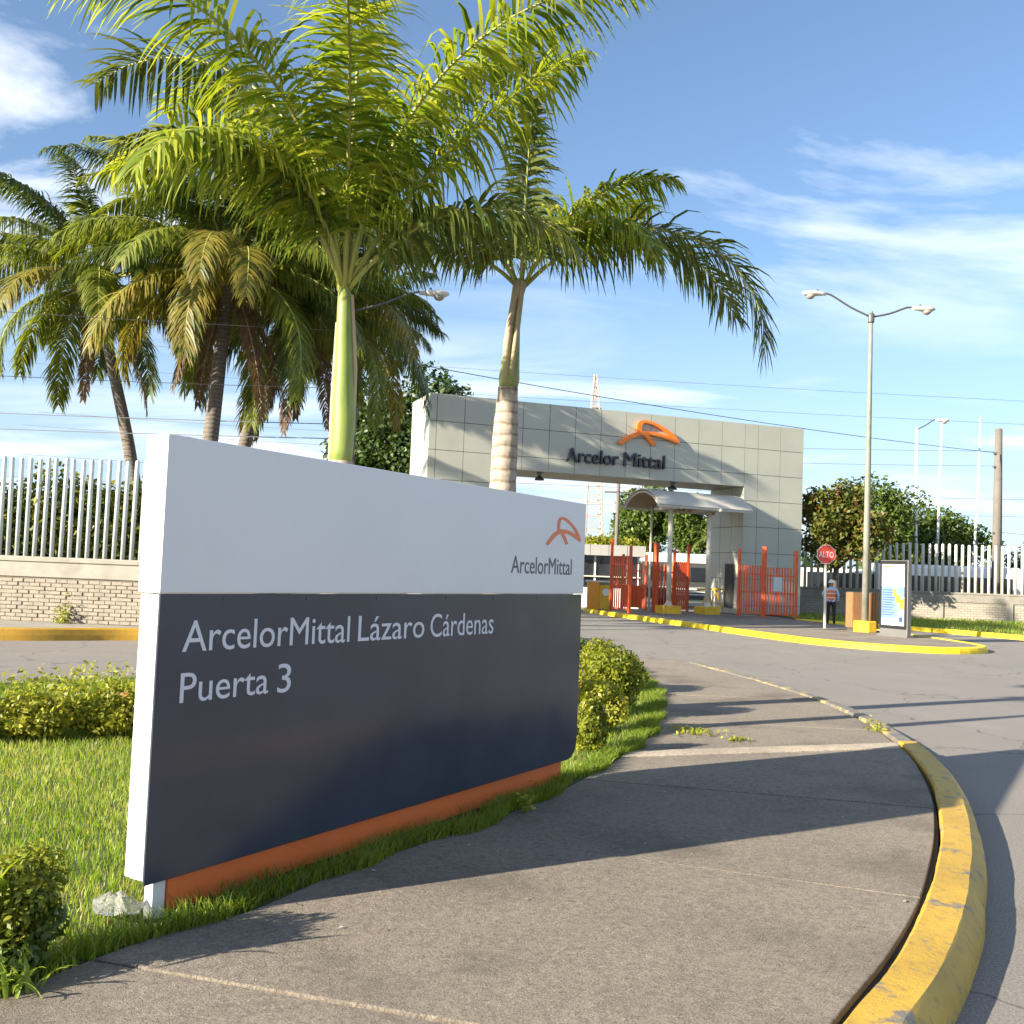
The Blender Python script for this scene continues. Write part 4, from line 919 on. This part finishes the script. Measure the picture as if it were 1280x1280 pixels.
# royal palm behind the middle of the sign
pr_ = np.random.default_rng(21)
pal = thing('royal_palm', 'royal palm with a smooth bright green crownshaft behind the sign', 'palm', (-1.53, 9.0, .14))
mb = MB(); mb.tube([(-1.53, 9, .05), (-1.53, 9, .4), (-1.53, 9, 1.6), (-1.525, 9, 2.66)], [.20, .155, .12, .105], 16); mb.build('trunk', 'palm_trunk', pal, True)
mb = MB(); mb.tube([(-1.525, 9, 2.60), (-1.523, 9, 2.75), (-1.522, 9, 3.0), (-1.54, 9, 3.5), (-1.56, 9, 4.0), (-1.572, 9, 4.28)], [.090, .100, .103, .080, .064, .052], 18); mb.build('crownshaft', 'palm_shaft', pal, True)
mb = MB(); mb.tube([(-1.63, 9.04, 2.66), (-1.625, 9.04, 3.2), (-1.62, 9.02, 3.9)], [.02, .03, .018], 6); mb.build('dry_sheath', 'sheath', pal)
mb = MB(); mb.tube([(-1.43, 9.03, 2.9), (-1.45, 9.03, 3.5), (-1.50, 9.0, 4.15)], [.014, .028, .02], 6); mb.build('dry_sheath', 'sheath', pal)
top = np.array([-1.57, 9.0, 4.22])
#        az    el   L    droop leaf  mat
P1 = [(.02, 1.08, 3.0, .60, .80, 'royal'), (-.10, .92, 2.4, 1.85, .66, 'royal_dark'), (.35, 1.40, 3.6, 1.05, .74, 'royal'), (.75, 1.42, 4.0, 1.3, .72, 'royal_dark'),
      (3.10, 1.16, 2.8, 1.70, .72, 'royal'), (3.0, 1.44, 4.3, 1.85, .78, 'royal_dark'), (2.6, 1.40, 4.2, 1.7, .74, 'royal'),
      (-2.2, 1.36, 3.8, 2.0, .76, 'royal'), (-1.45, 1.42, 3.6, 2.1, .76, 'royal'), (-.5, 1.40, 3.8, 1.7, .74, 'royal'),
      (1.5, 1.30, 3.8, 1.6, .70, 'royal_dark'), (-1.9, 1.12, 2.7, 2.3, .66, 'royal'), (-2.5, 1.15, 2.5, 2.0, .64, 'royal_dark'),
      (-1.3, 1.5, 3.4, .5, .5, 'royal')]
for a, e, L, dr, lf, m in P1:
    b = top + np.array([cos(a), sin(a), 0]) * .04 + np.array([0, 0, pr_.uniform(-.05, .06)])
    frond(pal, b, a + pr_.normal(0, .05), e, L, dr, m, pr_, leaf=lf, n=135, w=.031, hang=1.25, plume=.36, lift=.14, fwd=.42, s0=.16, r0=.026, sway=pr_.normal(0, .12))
# royal palm by the far end of the sign
pal = thing('royal_palm', 'royal palm with a grey ringed trunk by the far end of the sign', 'palm', (-.14, 11.5, .14))
zs = np.linspace(.05, 3.82, 40); rr_ = [np.interp(z, [0, .3, 2, 3.3, 3.82], [.24, .18, .155, .145, .112]) * (1 + .022 * ((i % 2) * 2 - 1)) for i, z in enumerate(zs)]
mb = MB(); mb.tube([(-.15 + .05 * z / 3.8, 11.5, z) for z in zs], rr_, 16); mb.build('trunk', 'palm_trunk', pal, True)
mb = MB(); mb.tube([(-.095, 11.5, 3.78), (-.09, 11.5, 3.92), (-.083, 11.5, 4.1), (-.06, 11.5, 4.5), (-.02, 11.5, 4.95), (0, 11.5, 5.06)], [.098, .118, .104, .072, .066, .085], 16); mb.build('crownshaft', 'palm_shaft', pal, True)
for q, (dx, r_) in enumerate(((-.055, .042), (.035, .028))):
    mb = MB(); mb.tube([(-.10 + dx * .6, 11.42, 3.85), (-.075 + dx, 11.40, 4.3), (-.03 + dx * .8, 11.42, 4.8), (0 + dx * .5, 11.45, 5.02)], [.03, r_, r_ * .8, .06], 8); mb.build('dry_sheath', 'sheath', pal, True)
top = np.array([0, 11.5, 5.0])
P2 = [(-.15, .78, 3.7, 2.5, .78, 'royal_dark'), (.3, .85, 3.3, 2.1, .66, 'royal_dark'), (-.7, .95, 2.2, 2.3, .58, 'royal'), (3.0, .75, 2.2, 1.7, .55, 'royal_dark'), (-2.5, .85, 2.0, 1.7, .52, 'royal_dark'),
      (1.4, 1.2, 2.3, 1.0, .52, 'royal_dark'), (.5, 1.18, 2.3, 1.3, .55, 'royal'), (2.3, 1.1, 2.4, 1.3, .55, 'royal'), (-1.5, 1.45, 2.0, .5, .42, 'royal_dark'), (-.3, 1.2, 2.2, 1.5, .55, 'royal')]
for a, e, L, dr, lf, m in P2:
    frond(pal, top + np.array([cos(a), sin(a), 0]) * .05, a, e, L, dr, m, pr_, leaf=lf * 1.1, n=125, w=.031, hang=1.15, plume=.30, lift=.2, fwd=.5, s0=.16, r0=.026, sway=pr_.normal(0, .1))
# coconut palms over the left fence
def coconut(label, pts, rads, top, L, nf, dead, seed, dark=0.3, gold=.35):
    q = np.random.default_rng(seed); r = thing('coconut_palm', label, 'palm', pts[0], 'coconut palms behind the fence'); mb = MB(); mb.tube(smooth_path(pts, .5), list(np.interp(np.linspace(0, 1, len(smooth_path(pts, .5))), np.linspace(0, 1, len(rads)), rads)), 12); mb.build('trunk', 'coco_trunk', r, True)
    top = V3(top)
    for i in range(nf):
        a = i * 2.399 + q.normal(0, .15); f = i / nf; e = 1.35 - 1.55 * f + q.normal(0, .1); m = 'coco_dark' if q.random() < dark else ('coco_gold' if q.random() < gold and f > .4 else 'coco')
        frond(r, top + np.array([cos(a) * .12, sin(a) * .12, .25 - .4 * f]), a, e, L * q.uniform(.88, 1.1), 1.45 + .25 * f + q.normal(0, .14), m, q, leaf=1.05, n=135, w=.046, hang=1.45, plume=.18, lift=.05, fwd=.6, s0=.2, r0=.045, sway=q.normal(0, .15))
    for i in range(dead):
        a = q.uniform(0, 2 * pi); frond(r, top + np.array([cos(a) * .16, sin(a) * .16, -.35]), a, -.95, L * q.uniform(.6, .85), .5, 'coco_dead', q, leaf=.55, n=60, w=.05, hang=1.1, plume=.2, lift=0, fwd=.8, s0=.2, rib='rib_dead', r0=.035)
    mb = MB()
    for i in range(9):
        a = q.uniform(0, 2 * pi); c = top + np.array([cos(a) * .3, sin(a) * .3, q.uniform(-.45, -.1)]); nb = MB(); nb.lathe(c, [(.02, -.16), (.10, -.1), (.13, 0), (.10, .1), (.02, .15)], 8); nb.build('coconut', 'rib' if i % 2 else 'rib_dead', r, True)
    return r
coconut('leaning coconut palm standing apart over the pale blue fence', [(-11.2, 32, .1), (-11.6, 32, 2.6), (-12.1, 32, 5.2), (-12.9, 32, 8.2), (-13.35, 32, 10.2)], [.26, .21, .19, .17, .15], (-13.4, 32, 10.3), 4.9, 36, 2, 31, .4, .25)
coconut('coconut palm with golden hanging fronds and a pale bare trunk', [(-8.6, 28, .1), (-8.5, 28, 3), (-8.35, 28, 5.2), (-8.2, 28, 7.6), (-8.05, 28, 9.6)], [.28, .24, .22, .19, .16], (-8.05, 28, 9.75), 5.2, 42, 7, 32, .2, .4)
coconut('coconut palm with many dead brown fronds beside the royal palm', [(-8.8, 31.5, .1), (-8.4, 31.5, 5), (-7.6, 31.5, 7.6), (-6.7, 31.5, 9.6)], [.26, .22, .19, .15], (-6.6, 31.5, 9.7), 5.2, 40, 8, 33, .35, .3)
coconut('tall coconut palm farthest back, mostly hidden by the royal palm', [(-6.4, 38.8, .1), (-6.3, 38.8, 6), (-6.0, 38.8, 11.0)], [.26, .22, .16], (-6.0, 38.8, 11.1), 3.3, 15, 2, 34, .5, .15)

# broadleaf trees
tq = np.random.default_rng(41)
tree('broadleaf_tree', 'dark spreading broadleaf tree behind the near end of the gate', (-6.0, 58, 0), 12, blob_crown((-6.0, 58, 8.2), (4.9, 4.0, 5.4), 30, tq, .33), 15000, .34, 'leaf_dark', tq, None, .3)
tree('almond_tree', 'almond tree with a few reddish leaves against the gate end', (15.6, 49.7, .1), 6.5, blob_crown((16.1, 49.7, 4.55), (2.5, 1.5, 2.5), 26, tq, .34), 7500, .27, 'leaf_almond', tq, 'trees behind the cream fence', .16)
tree('broadleaf_tree', 'pale green feathery tree rising just right of the lamp post', (21.5, 60, 0), 8, blob_crown((21.6, 60, 5.3), (3.9, 2.2, 3.3), 24, tq, .36), 9000, .26, 'leaf_mid', tq, 'trees behind the cream fence', .18)
tree('broadleaf_tree', 'rounded green tree below the flagpoles behind the fence', (26, 64, 0), 7, blob_crown((26.3, 64, 4.3), (4.3, 2.2, 2.9), 24, tq, .38), 9000, .28, 'leaf_mid', tq, 'trees behind the cream fence', .18)
tree('broadleaf_tree', 'low tree at the end of the cream fence by the road edge', (34, 66, 0), 6, blob_crown((34, 66, 3.4), (3.4, 2.2, 2.2), 18, tq, .36), 4500, .28, 'leaf_dark', tq, 'trees behind the cream fence', .16)
tree('broadleaf_tree', 'tall leafy tree behind the guard booth, seen under the canopy', (11.0, 84, 0), 9, blob_crown((11.0, 84, 6.6), (3.4, 3.0, 4.0), 24, tq, .34), 7000, .36, 'leaf_mid', tq, 'trees seen through the gate', .2)
tree('broadleaf_tree', 'rounded tree between the canopy posts beyond the bus', (13.6, 80, 0), 7, blob_crown((13.9, 80, 5.4), (2.6, 2.4, 2.7), 18, tq, .36), 5500, .32, 'leaf_mid', tq, 'trees seen through the gate', .18)
tree('broadleaf_tree', 'dark tree beside the inner face of the right pier', (17.4, 80, 0), 8, blob_crown((17.4, 80, 5.6), (2.6, 2.4, 2.9), 18, tq, .36), 5500, .32, 'leaf_dark', tq, 'trees seen through the gate', .18)
tree('broadleaf_tree', 'yellow green bushy tree behind the guard booth roof', (6.6, 76, 0), 5, blob_crown((6.8, 76, 3.3), (3.6, 2.2, 2.2), 18, tq, .38), 5000, .28, 'leaf_hedge', tq, 'trees seen through the gate', .14)
r = thing('fan_palm', 'small dark palm beyond the bus, between the canopy post and pier', 'palm', (15.3, 78, 0)); MB().tube([(15.3, 78, 0), (15.3, 78, 4.6)], [.2, .15], 8).build('trunk', 'coco_trunk', r, True)
for i in range(16): frond(r, (15.3, 78, 4.6), i * 2.4, 1.2 - 1.3 * i / 16, 2.2, 1.5, 'coco_dark', tq, leaf=.6, n=26, w=.07, hang=.8, r0=.04)
# a continuous far belt of trees closes the horizon
q = np.random.default_rng(44); bl = []
for x in np.arange(-160, 260, 5.0): bl.append((x, 165 + q.uniform(-6, 20), q.uniform(.5, 2.5), 5.5, 4, q.uniform(4.0, 7.5)))
o = foliage('far_treeline', 'leaf_dark', None, 24000, bl, 1.1, q, .7, .6); tag(o, 'distant belt of dark trees along the horizon', 'trees', kind='stuff')

# ------------------------------------------------------------------ bushes, hedge, grass
bq = np.random.default_rng(51)
def bush(label, c, r, n, size, m, group, lumps=9, name='round_bush'):
    root = thing(name, label, 'bush', (c[0], c[1], .14), group); z0 = .14
    bl = blob_crown((c[0], c[1], z0 + r[2] * .95), r, lumps, bq, .5) + [(c[0], c[1], z0 + r[2] * .8, r[0] * .8, r[1] * .8, r[2] * .75)]
    foliage('foliage', m, root, n, bl, size, bq, .5, .5, .8, z0)
    mb = MB()
    for k in range(7):
        a = bq.uniform(0, 2 * pi); mb.tube([(c[0], c[1], .1), (c[0] + cos(a) * r[0] * .4, c[1] + sin(a) * r[1] * .4, z0 + r[2] * .7), (c[0] + cos(a) * r[0] * .7, c[1] + sin(a) * r[1] * .7, z0 + r[2] * 1.35)], [.014, .009, .004], 5)
    mb.build('stem', 'bark', root); return root, bl
def flowers(root, bl, n, size=.035):
    for i in range(n):
        b = bl[bq.integers(len(bl))]; d = unit(np.array([bq.normal(), -abs(bq.normal()) - .2, abs(bq.normal()) + .2])); c = V3(b[:3]) + d * V3(b[3:]) * 1.0
        C = c + bq.normal(0, size * .5, (14, 3)); Vv, Ff = leaf_arrays(C, np.tile(d, (14, 1)), size, bq, .8, .7); link('flower', npmesh('flower', Vv, Ff), 'flower', root)
g_ = 'bushes beside the footway'
bush('small dark clipped ball bush farthest along the footway', (1.25, 16.6), (.38, .38, .34), 3800, .05, 'leaf_mid', g_, 6)
b_, bl_ = bush('rounded pale green bush just before the dark ball bush', (1.35, 14.3), (.46, .46, .38), 5200, .055, 'leaf_bush', g_)
b_, bl_ = bush('largest round bush with an orange flower beside the footway', (1.12, 11.9), (.48, .52, .45), 8500, .055, 'leaf_bush', g_); flowers(b_, bl_, 1, .06)
bush('low yellow green bush in front of the largest round bush', (1.0, 10.6), (.30, .34, .30), 5200, .05, 'leaf_hedge', g_)
bush('reddish green bush nearest the end of the sign', (.78, 9.35), (.18, .2, .30), 4600, .045, 'leaf_bush', g_)
# flowering hedge along the left road
g_ = 'flowering hedge shrubs on the lawn'
HB = [(-5.6, 8.4, .42, 'hedge shrub at the outer end of the flowering row'), (-4.75, 8.75, .40, 'hedge shrub with few blooms, second from the outer end'), (-4.1, 9.0, .40, 'hedge shrub in the middle of the flowering row'), (-3.5, 9.35, .46, 'tallest hedge shrub, with orange blooms, nearest the sign'), (-2.9, 9.8, .44, 'hedge shrub half hidden behind the sign edge')]
for x, y, h, lb in HB:
    rt, bl = bush(lb, (x, y), (.52, .40, h * .50), 6500, .055, 'leaf_hedge', g_, 13, 'hedge_shrub'); flowers(rt, bl, 2, .028)
    st = np.random.default_rng(int(abs(x) * 100)); C = []; 
    for k in range(34):                                      # upright new shoots
        px, py = x + st.uniform(-.5, .5), y + st.uniform(-.35, .3); hh = h + st.uniform(-.02, .2)
        for j in range(9): C.append((px + st.normal(0, .03), py + st.normal(0, .03), .2 + hh * (.5 + .5 * j / 9)))
    Vv, Ff = leaf_arrays(np.array(C), np.tile([0, -.5, .6], (len(C), 1)), .062, st, .42, .6); link('shoots', npmesh('shoots', Vv, Ff), 'leaf_hedge', rt)['kind'] = 'stuff'
# strap leaved plant and dark small leaved bush in the near corner
rt = thing('strap_leaf_plant', 'bush with strap leaves over dark small foliage in the near corner', 'plant', (-1.95, 3.95, .14))
foliage('foliage', 'leaf_bush', rt, 7500, blob_crown((-1.96, 4.05, .43), (.28, .25, .28), 12, bq, .45), .030, bq, .5, .5, .8, .14)
foliage('low_foliage', 'leaf_mid', rt, 1800, blob_crown((-1.86, 3.98, .3), (.26, .24, .2), 7, bq, .5), .045, bq, .5, .5, .8, .14)
def straps(nm, c, n, L, w, m, parent, seed, spread=.9):
    q = np.random.default_rng(seed)
    for i in range(n):
        a = q.uniform(0, 2 * pi); e = q.uniform(.6, 1.45); p = V3(c) + np.array([q.normal(0, .05), q.normal(0, .05), 0]); pts = [p]; l = L * q.uniform(.6, 1.15)
        for k in range(7): ee = e - spread * (k / 6) ** 1.5; pts.append(pts[-1] + np.array([cos(a) * cos(ee), sin(a) * cos(ee), sin(ee)]) * l / 7)
        sd = np.array([-sin(a), cos(a), 0]); vs = []
        for k, pt in enumerate(pts): ww = w * (.6, .9, 1, 1, .85, .65, .4, .04)[k] / 2; vs += [pt - sd * ww + Z * ww * .35, pt - Z * ww * .1, pt + sd * ww + Z * ww * .35]
        MB().add(vs, [(k * 3 + j, k * 3 + j + 1, k * 3 + j + 4, k * 3 + j + 3) for k in range(7) for j in (0, 1)]).build(nm, m, parent, True)
straps('leaf', (-1.90, 3.88, .40), 14, .26, .036, 'leaf_yucca', rt, 3); straps('leaf', (-1.75, 3.84, .15), 22, .17, .02, 'leaf_yucca', rt, 4)

gq = np.random.default_rng(61)
near = [(-1.78, 3.8), (-1.44, 4.45), (-1.15, 4.78), (-.80, 5.5), (-.12, 6.62), (.47, 7.78), (1.2, 9.64), (1.85, 12.2), (2.2, 15.9), (1.9, 16), (.2, 12), (-1.5, 10), (-4, 9.3), (-6.5, 9), (-6.5, 6), (-2.4, 2.8)]
xy = scatter(near, 120000, gq); dist = np.hypot(xy[:, 0], xy[:, 1]); xy = xy[gq.random(len(xy)) < np.clip(7.5 / dist, .25, 1)]
so_ = (xy - S0) @ sn; ss_ = (xy - S0) @ su; xy = xy[~((so_ > -.12) & (so_ < .3) & (ss_ > -.1) & (ss_ < 4.2) & (gq.random(len(xy)) < .8))]      # trodden strip before the plinth
tag(blades('grass', 'grass', xy, .135, .052, .0062, gq), 'short sunlit lawn grass around the entrance sign', 'grass', kind='stuff')
xy = scatter([(.2, 12), (2.1, 16), (2.2, 19.5), (1.4, 19.5), (-1.0, 17.2), (-4.2, 14.1), (-7.5, 11.0), (-10.5, 7.5), (-6.5, 8.8), (-4, 9.2), (-1.5, 10)], 30000, gq)
tag(blades('rough_grass', 'grass_dark', xy, .135, .11, .014, gq), 'longer rough grass between the hedge and the road behind it', 'grass', kind='stuff')
# longer ragged grass along the footway edge and round the plinth
E2 = [np.array(p) for p in smooth_path(EDGE[4:], .02)]; idx = gq.integers(0, len(E2), 15000); P_ = np.array([E2[i] for i in idx]); off = np.abs(gq.normal(0, .10, len(P_))) - .035
tn_ = np.array([unit(E2[min(i + 1, len(E2) - 1)] - E2[max(i - 1, 0)]) for i in idx]); wig = .045 * np.sin(idx * .11) + .03 * np.sin(idx * .031)
xy = P_ + np.stack([-tn_[:, 1], tn_[:, 0]], 1) * (off + wig)[:, None]
tag(blades('verge_grass', 'grass_dark', xy, .14, .085, .008, gq, None, .6), 'ragged longer grass spilling over the footway edge', 'grass', kind='stuff')
xy = scatter([tuple(p) for p in RK] + [(44, 29), (44, 51), (13.2, 52)], 26000, gq)
tag(blades('far_grass', 'grass', xy, .135, .14, .03, gq), 'grass strip along the cream fence beyond the island', 'grass', kind='stuff')
# weeds at the wall foot and runners creeping over the concrete
def weed(label, c, n, r, h, m='leaf_hedge', group='weeds'):
    rt = thing('weed', label, 'plant', (c[0], c[1], c[2]), group); C = np.array([(c[0] + gq.normal(0, r * .5), c[1] + gq.normal(0, r * .5), c[2] + abs(gq.normal(0, h * .5))) for _ in range(n)])
    Vv, Ff = leaf_arrays(C, np.tile([0, -.2, 1.], (n, 1)), .05 if c[1] < 15 else .09, gq, .5, .7); link('leaves', npmesh('leaves', Vv, Ff), m, rt)
    MB().tube([(c[0], c[1], c[2] - .02), (c[0] + .02, c[1], c[2] + h * .8)], [.006, .003], 5).build('stem', 'rib', rt)
weed('tuft of weeds growing from the kerb seam at the bend', (4.12, 11.4, .15), 60, .13, .12)
weed('pale weed at the foot of the tan brick wall', (-9.72, 22.5, .24), 130, .18, .5)
weed('low weeds at the wall foot nearest the sign', (-8.55, 23.3, .24), 160, .4, .22)
weed('green runner creeping from the bushes over the concrete', (1.95, 10.75, .15), 130, .26, .05)
weed('small sprig on the concrete in front of the bushes', (2.35, 10.35, .15), 40, .13, .04)
weed('leafy sprig at the foot of the orange plinth', (.18, 6.98, .15), 40, .07, .12)
C = np.concatenate([np.stack([gq.uniform(-1.6, 3.2, 60), gq.uniform(3.2, 10, 60), np.full(60, .158)], 1)]); C = C[in_poly(C[:, :2], [tuple(p) for p in edge + kerb[::-1]])]
Vv, Ff = leaf_arrays(C, np.tile([0, 0, 4.], (len(C), 1)), .028, gq, .6, .5); tag(link('leaf_litter', npmesh('leaf_litter', Vv, Ff), 'litter'), 'scattered dry leaf bits lying on the footway', 'litter', kind='stuff')
